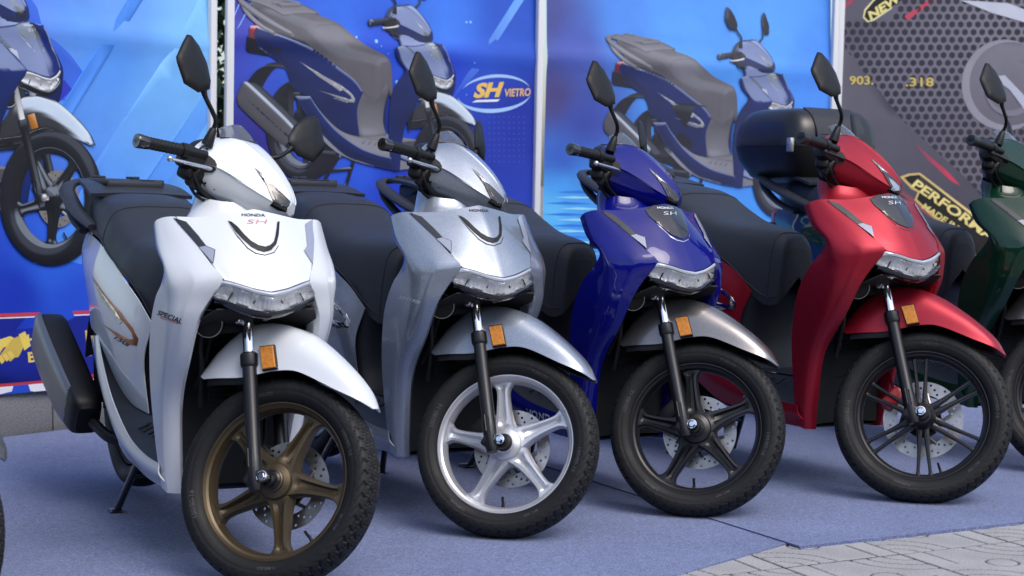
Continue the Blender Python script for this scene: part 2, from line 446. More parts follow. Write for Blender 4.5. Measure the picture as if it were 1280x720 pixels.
@cached
def valve_mesh():
    mb = MB(); a = R(-62); e = np.array([math.cos(a), 0, math.sin(a)])
    mb.tube([e * .192, e * .178, e * .170 + np.array([0, -.008, 0]), e * .158 + np.array([0, -.012, 0])], [.006, .0045, .004, .004], 10)
    return mb.mesh('valve')
@cached
def disc_mesh(rad):
    circ = lambda c, r, n: [(c[0] + r * math.cos(t), c[1] + r * math.sin(t)) for t in np.linspace(0, 2 * math.pi, n, endpoint=False)]
    holes = [circ((0, 0), rad * .66, 48)]
    for k in range(15):
        for q, rr in enumerate((.74, .83, .92)):
            a = 2 * math.pi * (k + q * .33) / 15; holes.append(circ((rad * rr * math.cos(a), rad * rr * math.sin(a)), .0042, 8))
    V, Fc = fill2d(circ((0, 0), rad, 72), holes); mb = MB()
    n = len(V); mb.add([(x, -.002, z) for x, z in V] + [(x, .002, z) for x, z in V], list(Fc) + [tuple(i + n for i in f[::-1]) for f in Fc])
    mb.lathe([(rad, -.002), (rad, .002)], seg=72)
    for k in range(5):
        a = 2 * math.pi * k / 5; e = np.array([math.cos(a), 0, math.sin(a)]); b = np.array([math.cos(a + .35), 0, math.sin(a + .35)])
        mb.tube([e * .05, (e + b) * .5 * rad * .5, b * rad * .70], .006, 8)
    return mb.mesh('brake_disc', 30, recalc=False)
@cached
def disc_carrier_mesh():
    mb = MB(); mb.lathe([(.02, -.004), (.058, -.004), (.060, 0), (.058, .004), (.02, .004)], seg=32); return mb.mesh('disc_carrier')

# ------------------------------------------------------------------ body panels (right half: y < 0)
HOOD = [[(1.181, 0, 1.000), (1.168, -.07, .987), (1.136, -.14, .975), (1.103, -.194, .974)],
        [(1.237, 0, .940), (1.229, -.06, .932), (1.208, -.118, .922), (1.184, -.166, .914)],
        [(1.305, 0, .848), (1.298, -.055, .850), (1.282, -.10, .853), (1.260, -.139, .855)],
        [(1.341, 0, .787), (1.332, -.045, .795), (1.318, -.085, .807), (1.302, -.117, .815)]]
WING = [[(1.103, -.197, .974), (1.080, -.222, .972), (1.058, -.238, .960), (1.040, -.238, .946)],
        [(1.184, -.169, .914), (1.148, -.213, .907), (1.105, -.241, .897), (1.083, -.240, .885)],
        [(1.260, -.142, .855), (1.222, -.197, .852), (1.168, -.238, .846), (1.150, -.238, .838)],
        [(1.300, -.121, .815), (1.262, -.186, .809), (1.195, -.236, .800), (1.118, -.235, .793)],
        [(1.272, -.150, .757), (1.250, -.198, .755), (1.192, -.232, .755), (1.079, -.240, .752)],
        [(1.245, -.172, .700), (1.228, -.208, .697), (1.172, -.233, .688), (1.026, -.238, .674)],
        [(1.190, -.178, .600), (1.168, -.210, .597), (1.118, -.227, .588), (.998, -.232, .573)],
        [(1.090, -.170, .467), (1.080, -.198, .463), (1.050, -.212, .458), (.986, -.222, .463)],
        [(1.048, -.155, .290), (1.040, -.182, .290), (1.020, -.196, .292), (.985, -.202, .302)],
        [(1.035, -.146, .205), (1.030, -.168, .205), (1.015, -.181, .206), (.985, -.187, .215)]]
def _crease(Wg):
    out = []
    for i, r in enumerate(Wg):
        r = np.array(r); k = .18 if 3 <= i <= 5 else .33; out.append([r[0], r[1] + (r[0] - r[1]) * k, r[1] + (r[2] - r[1]) * k, r[2], r[3]])
    return [[tuple(p) for p in r] for r in out]
WING0 = WING; WING = _crease(WING)
@cached
def hood_mesh():
    P = patch(HOOD, 6, 6); full = np.concatenate([P[:, ::-1], mir(P)[:, 1:]], axis=1)
    return MB().shell(full, .004, (1.05, 0, .8)).mesh('front_panel', 40)
@cached
def wing_mesh(side):
    C = np.array(WING); P = patch(C, 5, 6)
    # folded return along the wheel-arch edge
    ret = P[18:, 0] + np.array([-.05, .018, -.006]); ret = ret[:, None]
    mb = MB(); P2 = P if side < 0 else mir(P)
    mb.shell(P2, .004, (1.0, 0, .7))
    S = np.stack([P[18:, 0] + np.array([.0, .001, 0]), P[18:, 0] + np.array([-.012, .012, -.002]), P[18:, 0] + np.array([-.06, .016, -.004])], 1)
    mb.shell(S if side < 0 else mir(S), .003, (1.0, (-.3 if side < 0 else .3), .5))
    return mb.mesh('leg_shield', 40)
@cached
def inner_fairing_mesh():
    # dark lining behind the front wheel, between the two leg shields, and the inner leg shield facing the rider
    mb = MB()
    prof = [(1.27, .735), (1.20, .70), (1.10, .66), (1.03, .58), (1.0, .46), (.995, .34), (1.0, .22)]
    hw = [.135, .165, .175, .175, .168, .155, .148]
    rows = [[(x + .03 * (abs(t) ** 2), w * t, z) for t in np.linspace(-1, 1, 7)] for (x, z), w in zip(prof, hw)]
    mb.shell(patch(rows, 4, 2), .004, (.9, 0, .6))
    ed = np.array(WING)[:-1, 4] + np.array([.006, .004, 0])
    rows = [[(x - .05 * (1 - t * t), -y * t, z) for t in np.linspace(-1, 1, 7)] for x, y, z in ed]
    mb.shell(patch(rows, 4, 2), .004, (1.3, 0, .6))
    rows = [[(1.150, -.12, .950), (1.165, 0, .970), (1.150, .12, .950)], [(1.10, -.18, .945), (1.10, 0, .965), (1.10, .18, .945)], [(1.046, -.226, .945), (1.02, 0, .95), (1.046, .226, .945)]]
    mb.shell(patch(rows, 4, 6), .003, (1.1, 0, .8))
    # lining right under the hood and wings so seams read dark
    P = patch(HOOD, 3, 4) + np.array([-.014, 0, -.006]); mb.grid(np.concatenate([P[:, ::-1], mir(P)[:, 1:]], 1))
    return mb.mesh('inner_fairing', 40)
@cached
def arch_clutter_mesh():
    # radiator hoses, bracket and lower fork yoke seen in the dark wheel arch
    mb = MB()
    mb.box((1.13, 0, .675), (.07, .20, .03), bev=.008)
    mb.tube([(1.15, 0, .66), (1.11, 0, .78)], .03, 16)
    mb.tube(cr([(1.2, -.125, .72), (1.14, -.13, .64), (1.12, -.12, .56), (1.08, -.11, .45)], 5), .007, 8)
    mb.tube(cr([(1.19, -.05, .74), (1.12, -.09, .66), (1.09, -.10, .58), (1.06, -.12, .50)], 5), .006, 8)
    mb.box((1.06, .02, .52), (.04, .22, .12), bev=.01)
    for k in range(7): mb.box((1.083, .02, .468 + k * .017), (.006, .21, .006))
    return mb.mesh('wheel_arch_fittings')
@cached
def yoke_bolt_mesh():
    mb = MB(); c = Matrix.Translation((1.150, -.108, .672)); mb.lathe([(.0001, -.006), (.0075, -.006), (.009, -.003), (.009, .004), (.0001, .004)], (1.150, -.108, .672), 'y', 14)
    mb.tube([(1.150, -.104, .672), (1.150, -.02, .685)], .012, 10); return mb.mesh('yoke_bolt')
@cached
def horn_mesh():
    mb = MB(); c = (1.175, -.118, .690)
    mb.lathe([(.0001, .012), (.02, .014), (.036, .010), (.040, .004), (.040, -.02), (.0001, -.02)], (0, 0, 0), 'x', 28)
    for i in range(len(mb.v)):
        p = Matrix.Rotation(R(-25), 3, 'Z') @ Vector(mb.v[i]); mb.v[i] = (p.x + c[0], p.y + c[1], p.z + c[2])
    return mb.mesh('horn')
@cached
def horn_ring_mesh():
    mb = MB(); c = (1.175, -.118, .690); pts = [(.014, .037 * math.cos(t), .037 * math.sin(t)) for t in np.linspace(0, 2 * math.pi, 33)]
    mb.tube(pts, .0016, 6, cap=False)
    for i in range(len(mb.v)):
        p = Matrix.Rotation(R(-25), 3, 'Z') @ Vector(mb.v[i]); mb.v[i] = (p.x + c[0], p.y + c[1], p.z + c[2])
    return mb.mesh('horn_ring')

# --- headlight
LTOP = [(1.347, 0, .773), (1.341, -.04, .780), (1.328, -.08, .792), (1.309, -.113, .800), (1.285, -.140, .786)]
LMID = [(1.350, 0, .752), (1.343, -.04, .758), (1.328, -.08, .769), (1.310, -.113, .778), (1.287, -.140, .778)]
LBOT = [(1.333, 0, .730), (1.327, -.04, .736), (1.314, -.08, .748), (1.300, -.113, .760), (1.283, -.139, .768)]
def half_full(rows, nu, nv):
    P = patch(rows, nu, nv); return np.concatenate([P[:, ::-1], mir(P)[:, 1:]], 1)
@cached
def lens_mesh(): return MB().shell(half_full([LTOP, LMID, LBOT], 4, 5), .0025, (1.2, 0, .75)).mesh('lens', 40)
@cached
def reflector_mesh():
    mb = MB()
    T = np.array(LTOP); M = np.array(LMID); B = np.array(LBOT); off = np.array([-.022, .004, 0])
    rows = half_full([T + np.array([-.006, 0, 0]), M + off, B + np.array([-.006, 0, .002])], 4, 5)
    # scalloped bowls
    n = rows.shape[1]
    for j in range(n):
        y = rows[:, j, 1]; rows[1:-1, j, 0] += .007 * np.cos(np.abs(y[1:-1]) / .14 * math.pi * 4.0)
    mb.grid(rows); return mb.mesh('reflector', 25)
@cached
def lamp_bars_mesh():
    mb = MB()
    for s in (-1, 1):
        for y, w in ((.034, .004), (.098, .003)):
            mb.box((1.322 - .22 * y * 1.2, s * y, .760 + y * .12), (.006, w, .026), np.array(Matrix.Rotation(R(s * 30), 3, 'X')), bev=.001)
    return mb.mesh('lamp_divider')
@cached
def lamp_lip_mesh():
    B = np.array(LBOT); mb = MB()
    rows = [B + np.array([.002, 0, .001]), B + np.array([.006, 0, -.005]), B + np.array([-.006, .002, -.018]), B + np.array([-.05, .01, -.022])]
    mb.shell(half_full(rows, 3, 5), .004, (1.28, 0, .78)); return mb.mesh('lamp_bezel', 40)
@cached
def lamp_trim_mesh():
    T = np.array(LTOP)
    up = np.array([(1.345, 0, .785), (1.336, -.042, .792), (1.3235, -.080, .803), (1.304, -.113, .812), (1.296, -.122, .812)])
    lo = T + np.array([.001, 0, .0008]); lo[-1] = (1.293, -.128, .796)
    rows = [up, (up + lo) / 2 + np.array([.004, 0, .001]), lo]
    return MB().shell(half_full(rows, 3, 5), .003, (1.2, 0, .76)).mesh('chrome_trim', 40)
@cached
def neck_mesh():
    mb = MB()
    def ring(c, a, b, n=24): return [(c[0] + a * math.cos(t), b * math.sin(t), c[1] + .25 * a * math.cos(t) * -1) for t in np.linspace(0, 2 * math.pi, n, endpoint=False)]
    rows = [ring((1.045, .955), .11, .15), ring((1.012, .980), .10, .128), ring((.985, 1.005), .088, .112), ring((.972, 1.035), .078, .10)]
    mb.grid(cr(np.array(rows), 4), wrap_v=True); return mb.mesh('steering_column_cover', 40)

# --- rear body
SIDE = [[(-.330, -.105, .905), (-.345, -.112, .86), (-.30, -.110, .79)],
        [(-.10, -.160, .895), (-.10, -.180, .81), (-.02, -.170, .714)],
        [(.10, -.180, .875), (.10, -.203, .75), (.08, -.188, .60)],
        [(.27, -.185, .845), (.27, -.210, .70), (.235, -.197, .565)],
        [(.49, -.180, .765), (.46, -.203, .62), (.38, -.175, .45)],
        [(.605, -.166, .712), (.585, -.180, .58), (.50, -.155, .39)],
        [(.668, -.140, .645), (.625, -.152, .53), (.635, -.138, .375)]]
SKIRT = [[(.235, -.200, .575), (.20, -.203, .57), (.085, -.188, .56)], [(.325, -.207, .505), (.31, -.214, .46), (.27, -.195, .41)],
         [(.484, -.212, .405), (.50, -.219, .345), (.545, -.198, .265)], [(.70, -.216, .325), (.70, -.220, .285), (.73, -.194, .232)],
         [(.87, -.213, .295), (.87, -.214, .262), (.87, -.182, .212)], [(1.0, -.203, .284), (1.01, -.200, .25), (1.03, -.150, .203)]]
PANEL_LOW = [(.235, -.196, .560), (.38, -.173, .448), (.50, -.153, .388), (.64, -.135, .372), (.82, -.12, .368), (.97, -.11, .37)]
@cached
def side_mesh(side):
    C = np.array(SIDE); P = patch(C, 6, 8); return MB().shell(P if side < 0 else mir(P), .004, (.1, 0, .6)).mesh('side_panel', 45)
@cached
def skirt_mesh(side):
    P = patch(SKIRT, 6, 5); return MB().shell(P if side < 0 else mir(P), .004, (.6, 0, .3)).mesh('side_skirt', 45)
@cached
def floor_mesh():
    mat_line = [np.array(r[0]) + np.array([0, .003, -.004]) for r in SKIRT]
    rows = np.stack([np.array(PANEL_LOW), (np.array(PANEL_LOW) + np.array(mat_line)) / 2 + np.array([0, 0, -.004]), np.array(mat_line)], 1)
    P = patch(rows, 6, 4); mb = MB(); mb.shell(P, .004, (.5, 0, .1)); mb.shell(mir(P), .004, (.5, 0, .1))
    mb.grid(patch([[(.55, -.14, .372), (.55, 0, .374), (.55, .14, .372)], [(.75, -.13, .370), (.75, 0, .372), (.75, .13, .370)], [(1.0, -.115, .372), (1.0, 0, .374), (1.0, .115, .372)]], 3, 3))
    # raised grip ribs on the foot areas
    for s in (-1, 1):
        for k in range(4): mb.tube([(.70 + k * .055, s * .145, .357), (.71 + k * .055, s * .185, .341)], .004, 6)
    # underside
    mb.grid(patch([[(.2, -.17, .40), (.2, 0, .40), (.2, .17, .40)], [(.5, -.19, .26), (.5, 0, .26), (.5, .19, .26)], [(.85, -.18, .213), (.85, 0, .213), (.85, .18, .213)], [(1.03, -.15, .21), (1.03, 0, .21), (1.03, .15, .21)]], 3, 3))
    return mb.mesh('floorboard', 40)
@cached
def tunnel_mesh():
    # dark plastic under the seat nose, down to the floor
    rows = []
    for z, xf, w in [(.72, .66, .13), (.64, .665, .137), (.55, .63, .143), (.45, .625, .134), (.37, .66, .13)]:
        rows.append([(.45, -w - .012, z), (xf - .04, -w, z), (xf + .005, -w * .75, z), (xf + .02, 0, z), (xf + .005, w * .75, z), (xf - .04, w, z), (.45, w + .012, z)])
    return MB().shell(patch(rows, 4, 4), .004, (.4, 0, .5)).mesh('under_seat_cover', 45)
SEAT = [(.748, .060, .80, .63), (.738, .084, .832, .605), (.70, .109, .857, .60), (.64, .137, .868, .645), (.58, .154, .875, .70), (.49, .174, .886, .762), (.40, .184, .906, .792), (.30, .189, .946, .828), (.22, .188, .986, .856),
        (.14, .182, 1.010, .878), (-.05, .168, 1.028, .895), (-.22, .140, 1.032, .903), (-.315, .10, 1.018, .910), (-.345, .05, 1.0, .92)]
def seat_ring(x, w, zt, zb):
    h = zt - zb
    pts = [(0, 1.0), (.35, .992), (.60, .945), (.77, .845), (.87, .67), (.945, .40), (.985, .12), (.98, 0)]
    rr = [(x, -w * a, zb + h * b) for a, b in pts]
    return rr
@cached
def seat_mesh():
    rows = [seat_ring(*s) for s in SEAT]
    P = patch(rows, 6, 4); full = np.concatenate([P[:, ::-1], mir(P)[:, 1:]], 1)
    mb = MB(); mb.grid(full); n = full.shape[1]
    f0 = full[0]; mb.add(list(f0) + [np.array([.756, 0, .70])], [(i + 1, i, n) for i in range(n - 1)])
    return mb.mesh('seat', 50, recalc=True)
@cached
def seat_piping_mesh():
    mb = MB()
    P = patch([seat_ring(*s) for s in SEAT], 6, 4)
    def along(row_t, off=.0015):
        return P[row_t] 
    for idx in (11, 48):
        q = P[idx]; line = np.concatenate([q[::-1], mir(q)[1:]]) + np.array([0, 0, .0008]); mb.tube(line, .0022, 6)
    low = P[6:66, -5]; 
    for s in (1, -1):
        L = low * np.array([1, s, 1]) + np.array([0, -.001 * s, 0]); mb.tube(L, .002, 6)
    return mb.mesh('seat_seam')
@cached
def rack_mesh():
    mb = MB()
    for s in (-1, 1):
        path = cr([(.06, s * .180, .912), (-.06, s * .192, .945), (-.20, s * .192, .985), (-.34, s * .180, 1.030), (-.43, s * .135, 1.055), (-.46, s * .07, 1.062)], 6)
        mb.tube(path, [.014 + .008 * math.sin(math.pi * min(1, i / len(path) * 1.3)) for i in range(len(path))], 12, squash=(1.35, .8))
        mb.tube(cr([(-.10, s * .172, .895), (-.22, s * .178, .93), (-.33, s * .172, .985), (-.38, s * .165, 1.035)], 5), [.012] * 16, 10, squash=(1.7, .9))
        mb.box((-.27, s * .085, 1.062), (.30, .035, .022), bev=.006)
    mb.box((-.39, 0, 1.062), (.10, .20, .024), bev=.007)
    mb.box((-.15, 0, 1.052), (.09, .19, .030), bev=.008)
    mb.box((-.27, 0, 1.056), (.18, .06, .018), bev=.005)
    for x in (-.36, -.42):
        for y in (-.06, .06): mb.box((x, y, 1.078), (.02, .03, .010), bev=.003)
    rows = [[(x, w * t, z + .006 * (1 - t * t)) for t in np.linspace(-1, 1, 5)] for x, z, w in [(-.47, 1.066, .085), (-.40, 1.068, .125), (-.28, 1.062, .150), (-.14, 1.048, .165), (-.02, 1.022, .172)]]
    mb.shell(patch(rows, 3, 2), .012, (-.25, 0, .8))
    # support under the plate
    mb.box((-.27, 0, 1.02), (.26, .16, .06), bev=.015)
    return mb.mesh('rear_rack', 40)
@cached
def tail_mesh():
    mb = MB(); mb.box((-.36, 0, .87), (.10, .19, .075), bev=.02); return mb.mesh('tail_lamp')
@cached
def rear_fender_mesh():
    rows = [[(x, -w, z - .02), (x, 0, z), (x, w, z - .02)] for x, z, w in [(-.10, .72, .07), (-.30, .70, .075), (-.42, .60, .08), (-.50, .45, .075)]]
    mb = MB().shell(patch(rows, 4, 3), .004, (0, 0, .35)); mb.box((-.28, 0, .80), (.30, .20, .10), bev=.02); return mb.mesh('rear_fender')
def loft_box(mb, secs, cap=True):
    """secs: (centre, half-width y, half-height, tilt) rounded box sections along a path"""
    rows = []
    for c, hy, hz, d in secs:
        d = np.array(d, float); d /= np.linalg.norm(d); up = np.cross(d, np.array([0, 1.0, 0])); up = up if up[2] > 0 else -up
        ring = []
        for t in np.linspace(0, 2 * math.pi, 24, endpoint=False):
            ct, st_ = math.cos(t), math.sin(t); e = .45
            ring.append(np.array(c) + np.array([0, 1, 0]) * hy * abs(ct) ** e * np.sign(ct) + up * hz * abs(st_) ** e * np.sign(st_))
        rows.append(ring)
    o = len(mb.v); P = cr(np.array(rows), 4); mb.grid(P, wrap_v=True)
    if cap: mb.f.append(tuple(o + k for k in range(24))); mb.f.append(tuple(o + (len(P) - 1) * 24 + k for k in range(24))[::-1])
@cached
def muffler_mesh():
    mb = MB(); d = (-.86, 0, .5)
    loft_box(mb, [((.185, -.215, .295), .035, .05, d), ((.15, -.22, .315), .052, .072, d), ((.02, -.232, .385), .056, .080, d), ((-.14, -.245, .475), .056, .082, d), ((-.25, -.25, .535), .052, .078, d), ((-.285, -.25, .555), .035, .055, d)])
    mb.tube(cr([(.19, -.20, .29), (.28, -.16, .25), (.38, -.08, .24)], 5), .018, 12)
    return mb.mesh('muffler', 40, recalc=True)
@cached
def muffler_cover_mesh():
    d = np.array([-.864, 0, .503]); up = np.array([.503, 0, .864]); rows = []
    for c, hy, hz in [((.14, -.222, .32), .050, .066), ((.10, -.2245, .34), .058, .078), ((.02, -.233, .385), .0615, .086), ((-.14, -.246, .475), .0615, .088), ((-.25, -.251, .535), .0575, .084), ((-.292, -.251, .56), .040, .062)]:
        r_ = []
        for t in np.linspace(R(112), R(258), 13):
            ct, st_ = math.cos(t), math.sin(t); r_.append(np.array(c) + np.array([0, 1, 0]) * hy * abs(ct) ** .45 * np.sign(ct) + up * hz * abs(st_) ** .45 * np.sign(st_))
        rows.append(r_)
    return MB().shell(cr(np.array(rows), 4), .003, (-.1, -.1, .42)).mesh('muffler_cover', 45)
@cached
def engine_mesh():
    mb = MB()
    mb.box((.22, 0, .36), (.36, .22, .17), np.array(Matrix.Rotation(R(8), 3, 'Y')), bev=.03)
    mb.box((.05, .13, .36), (.46, .09, .17), bev=.03)
    mb.box((.30, 0, .55), (.5, .24, .28), bev=.04)
    mb.tube([(.02, -.14, .36), (.0, -.14, .62)], .02, 12); mb.tube([(-.02, .15, .36), (-.06, .15, .68)], .02, 12)
    for k in range(6): mb.tube([(.16 + k * .02, -.155, .33 + k * .004), (.13 + k * .02, -.15, .52)], .006, 8)
    mb.tube([(0, -.15, .349), (0, .15, .349)], .02, 16)
    return mb.mesh('engine')
@cached
def stand_mesh():
    mb = MB()
    for s in (-1, 1):
        mb.tube(cr([(.40, s * .075, .235), (.36, s * .10, .17), (.265, s * .134, .018)], 4), .0115, 12)
        mb.box((.250, s * .137, .010), (.055, .040, .012), bev=.003)
    mb.tube([(.34, -.11, .14), (.34, .11, .14)], .010, 10); mb.tube([(.42, -.09, .24), (.42, .09, .24)], .014, 12)
    return mb.mesh('centre_stand')

# --- fork, fender (neutral steering)
FDIR = np.array([1.329 - 1.172, 0, .266 - .666]); FDIR /= np.linalg.norm(FDIR)
FB = np.array([1.338, 0, .243])
@cached
def slider_mesh(side):
    b = FB + np.array([0, side * .085, 0]); up = -FDIR; mb = MB()
    P = lambda d: b + up * d
    mb.tube([P(0), P(.02), P(.09), P(.10), P(.335), P(.337), P(.342), P(.372), P(.376)], [.016, .021, .0215, .0200, .0200, .0225, .0245, .0245, .021], 24)
    mb.box(P(.034), (.046, .036, .05), np.array(Matrix.Rotation(R(21), 3, 'Y')), bev=.008)
    for k, q in enumerate((-.007, .007)): mb.tube([P(.06) + np.array([q, side * -.0 + (-.020 if side < 0 else .02), 0]), P(.11) + np.array([q, (-.020 if side < 0 else .02), 0])], .0025, 6)
    return mb.mesh('slider', 40)
@cached
def stanchion_mesh(side):
    b = FB + np.array([0, side * .085, 0]); up = -FDIR; return MB().tube([b + up * .36, b + up * .52], .0155, 20).mesh('stanchion')
@cached
def axle_mesh():
    mb = MB(); mb.lathe([(.0001, -.108), (.008, -.108), (.010, -.106), (.010, -.098), (.014, -.098), (.014, -.095), (.011, -.095), (.011, .1), (.0001, .1)], (1.353, 0, .283), 'y', 6)
    mb.lathe([(.0135, -.104), (.0155, -.1035), (.0155, -.097), (.0135, -.097)], (1.353, 0, .283), 'y', 24)
    return mb.mesh('axle_bolt', 25)
@cached
def spacer_mesh():
    mb = MB(); mb.lathe([(.012, -.07), (.021, -.07), (.022, -.055), (.027, -.05), (.027, -.046), (.012, -.046)], (1.353, 0, .283), 'y', 28)
    return mb.mesh('axle_spacer')
FENDER = [[(1.576, 0, .533), (1.576, -.010, .531), (1.575, -.018, .529), (1.572, -.024, .527)],
          [(1.535, 0, .582), (1.534, -.030, .574), (1.535, -.050, .557), (1.536, -.057, .538)],
          [(1.455, 0, .635), (1.455, -.040, .624), (1.462, -.064, .595), (1.467, -.073, .551)],
          [(1.365, 0, .680), (1.362, -.042, .668), (1.358, -.070, .632), (1.356, -.079, .574)],
          [(1.295, 0, .699), (1.292, -.044, .688), (1.290, -.073, .645), (1.290, -.082, .563)],
          [(1.222, 0, .700), (1.222, -.044, .690), (1.232, -.074, .640), (1.247, -.083, .546)],
          [(1.150, 0, .678), (1.152, -.044, .668), (1.168, -.072, .615), (1.191, -.080, .525)],
          [(1.085, 0, .606), (1.088, -.040, .598), (1.102, -.066, .560), (1.122, -.076, .511)],
          [(1.045, 0, .520), (1.047, -.034, .516), (1.058, -.055, .508), (1.072, -.062, .502)]]
@cached
def fender_mesh():
    P = patch(FENDER, 6, 5); return MB().shell(np.concatenate([P[:, ::-1], mir(P)[:, 1:]], 1), .004, (1.35, 0, .3)).mesh('front_fender', 38)
@cached
def fender_liner_mesh():
    P = patch(FENDER, 4, 3) ; C = np.array([1.35, 0, .30]); Q = C + (P - C) * .955; Q[..., 1] = P[..., 1] * .93
    Q[..., 2] = np.maximum(Q[..., 2], P[..., 2] * .0 + P[:, -1:, 2] + .004)
    n = len(Q); lip = Q[:, -1:] + np.array([0, .004, 0]); lip[int(n * .72):, :, 2] -= .020
    Q = np.concatenate([Q, lip], 1); mb = MB(); mb.grid(np.concatenate([Q[:, ::-1], mir(Q)[:, 1:]], 1))
    return mb.mesh('fender_liner', 40)
@cached
def reflex_mesh(side, part):
    c0 = np.array([(1.229, -.0862, .616), (1.268, -.0852, .629), (1.297, -.0868, .570), (1.259, -.0880, .556)]); c = c0.mean(0)
    mb = MB(); k, y0, y1 = (1.05, .006, -.003) if part == 'frame' else (.95, .0, -.0065)
    q = c + (c0 - c) * k; P = [list(q + np.array([0, y0, 0])), list(q + np.array([0, y1, 0])), list(c + (q - c) * .93 + np.array([0, y1 - .0018, 0]))]
    V = sum(P, []); Fc = [(i, (i + 1) % 4, 4 + (i + 1) % 4, 4 + i) for i in range(4)] + [(4 + i, 4 + (i + 1) % 4, 8 + (i + 1) % 4, 8 + i) for i in range(4)] + [(8, 9, 10, 11)]
    mb.add(V, Fc)
    if side > 0: mb.v = [(x, -y, z) for x, y, z in mb.v]
    return mb.mesh('reflector_' + part, 20, recalc=True)
@cached
def caliper_mesh():
    mb = MB(); mb.box((1.245, .062, .335), (.05, .055, .085), np.array(Matrix.Rotation(R(35), 3, 'Y')), bev=.012); 
    mb.tube(cr([(1.24, .07, .37), (1.20, .09, .46), (1.17, .09, .58), (1.15, .08, .68)], 5), .005, 8)
    return mb.mesh('brake_caliper')

# --- handlebar cowl (neutral steering)
COWL = [[(.897, 0, 1.190), (.888, -.07, 1.176), (.878, -.140, 1.148), (.882, -.172, 1.112), (.893, -.182, 1.075), (.900, -.181, 1.070), (.915, -.160, 1.024), (.930, -.085, .996), (.935, 0, .990)],
        [(.940, 0, 1.199), (.935, -.065, 1.184), (.922, -.125, 1.150), (.928, -.154, 1.108), (.935, -.160, 1.074), (.938, -.158, 1.068), (.945, -.135, 1.016), (.955, -.075, .990), (.958, 0, .985)],
        [(.980, 0, 1.196), (.977, -.055, 1.182), (.968, -.105, 1.145), (.970, -.132, 1.105), (.975, -.137, 1.072), (.977, -.135, 1.066), (.980, -.112, 1.010), (.985, -.065, .986), (.988, 0, .981)],
        [(1.041, 0, 1.163), (1.039, -.042, 1.151), (1.034, -.080, 1.118), (1.034, -.098, 1.082), (1.037, -.102, 1.053), (1.038, -.099, 1.047), (1.040, -.080, .999), (1.042, -.045, .983), (1.043, 0, .980)],
        [(1.100, 0, 1.116), (1.100, -.030, 1.106), (1.099, -.055, 1.080), (1.098, -.066, 1.056), (1.100, -.068, 1.032), (1.100, -.066, 1.027), (1.100, -.052, .997), (1.100, -.028, .988), (1.100, 0, .986)],
        [(1.140, 0, 1.070), (1.139, -.018, 1.063), (1.138, -.032, 1.048), (1.137, -.039, 1.034), (1.136, -.040, 1.021), (1.136, -.038, 1.017), (1.134, -.030, 1.002), (1.132, -.016, .997), (1.131, 0, .996)],
        [(1.152, 0, 1.045), (1.151, -.010, 1.041), (1.150, -.016, 1.035), (1.149, -.019, 1.028), (1.148, -.019, 1.021), (1.148, -.018, 1.018), (1.146, -.014, 1.011), (1.145, -.008, 1.008), (1.145, 0, 1.007)]]
for _i, _r in enumerate(COWL):
    _f = .45 if _i < 2 else .8
    for _c in (2, 3):
        _t = (_c - 1) / 3; _l = np.array(_r[1]) * (1 - _t) + np.array(_r[4]) * _t; _r[_c] = tuple(np.array(_r[_c]) * (1 - _f) + _l * _f)
    _l = (np.array(_r[5]) + np.array(_r[7])) / 2; _r[6] = tuple(np.array(_r[6]) * .6 + _l * .4)
    _r.insert(2, tuple(np.array(_r[1]) * .84 + np.array(_r[2]) * .16))
@cached
def cowl_mesh():
    P = patch(COWL, 6, 4); mb = MB(); full = np.concatenate([P[:, ::-1], mir(P)[:, 1:]], 1)
    mb.shell(full, .003, (1.0, 0, 1.08)); o = len(mb.v); e = full[-1]; mb.add(list(e), [tuple(range(len(e)))])
    return mb.mesh('handlebar_cowl', 30)
@cached
def dash_mesh():
    C = np.array(COWL[0]); C2 = np.array(COWL[1]); ctr = np.array([.895, 0, 1.09]); rows = []
    for k, dx in ((.97, .02), (.985, -.016), (.90, -.034), (.5, -.042), (.001, -.045)):
        q = ctr + (C - ctr) * k; q[:, 0] = C[:, 0] * (1 if k > .8 else k) + .905 * (0 if k > .8 else 1 - k) + dx; rows.append(q)
    P = patch(rows, 3, 3); mb = MB(); mb.grid(np.concatenate([P[:, ::-1], mir(P)[:, 1:]], 1))
    return mb.mesh('instrument_housing', 40, recalc=True)
@cached
def visor_mesh():
    rows = [[(.972, 0, 1.198), (.962, -.030, 1.190), (.935, -.062, 1.182), (.905, -.075, 1.175)],
            [(.945, 0, 1.222), (.936, -.026, 1.214), (.912, -.053, 1.202), (.890, -.064, 1.192)],
            [(.910, 0, 1.244), (.902, -.020, 1.238), (.885, -.042, 1.222), (.872, -.050, 1.210)]]
    P = patch(rows, 4, 4); return MB().shell(np.concatenate([P[:, ::-1], mir(P)[:, 1:]], 1), .003, (.9, 0, 1.15)).mesh('windscreen', 40)
@cached
def visor_trim_mesh():
    q = cr([(.974, 0, 1.199), (.964, -.032, 1.191), (.936, -.064, 1.183), (.905, -.077, 1.176)], 5); mb = MB()
    mb.tube(np.concatenate([q[::-1], mir(q)[1:]]), .0035, 8); return mb.mesh('windscreen_trim')
@cached
def grip_mesh(side):
    mb = MB(); a = np.array([.905, -.235, 1.0805]); b = np.array([.846, -.362, 1.052]); d = b - a
    P = lambda t: a + d * t
    mb.tube([P(-.55), P(-.12), P(-.1), P(0), P(.02)], [.012, .012, .021, .021, .018], 18)
    # rubber with moulded rings
    ts = np.linspace(.02, .80, 40); rad = [.0165 + .0007 * (1 if (i // 2) % 2 else 0) for i in range(40)]
    mb.tube([P(t) for t in ts], rad, 18)
    if side > 0: mb.v = [(x, -y, z) for x, y, z in mb.v]; mb.f = [f[::-1] for f in mb.f]
    return mb.mesh('grip', 35)
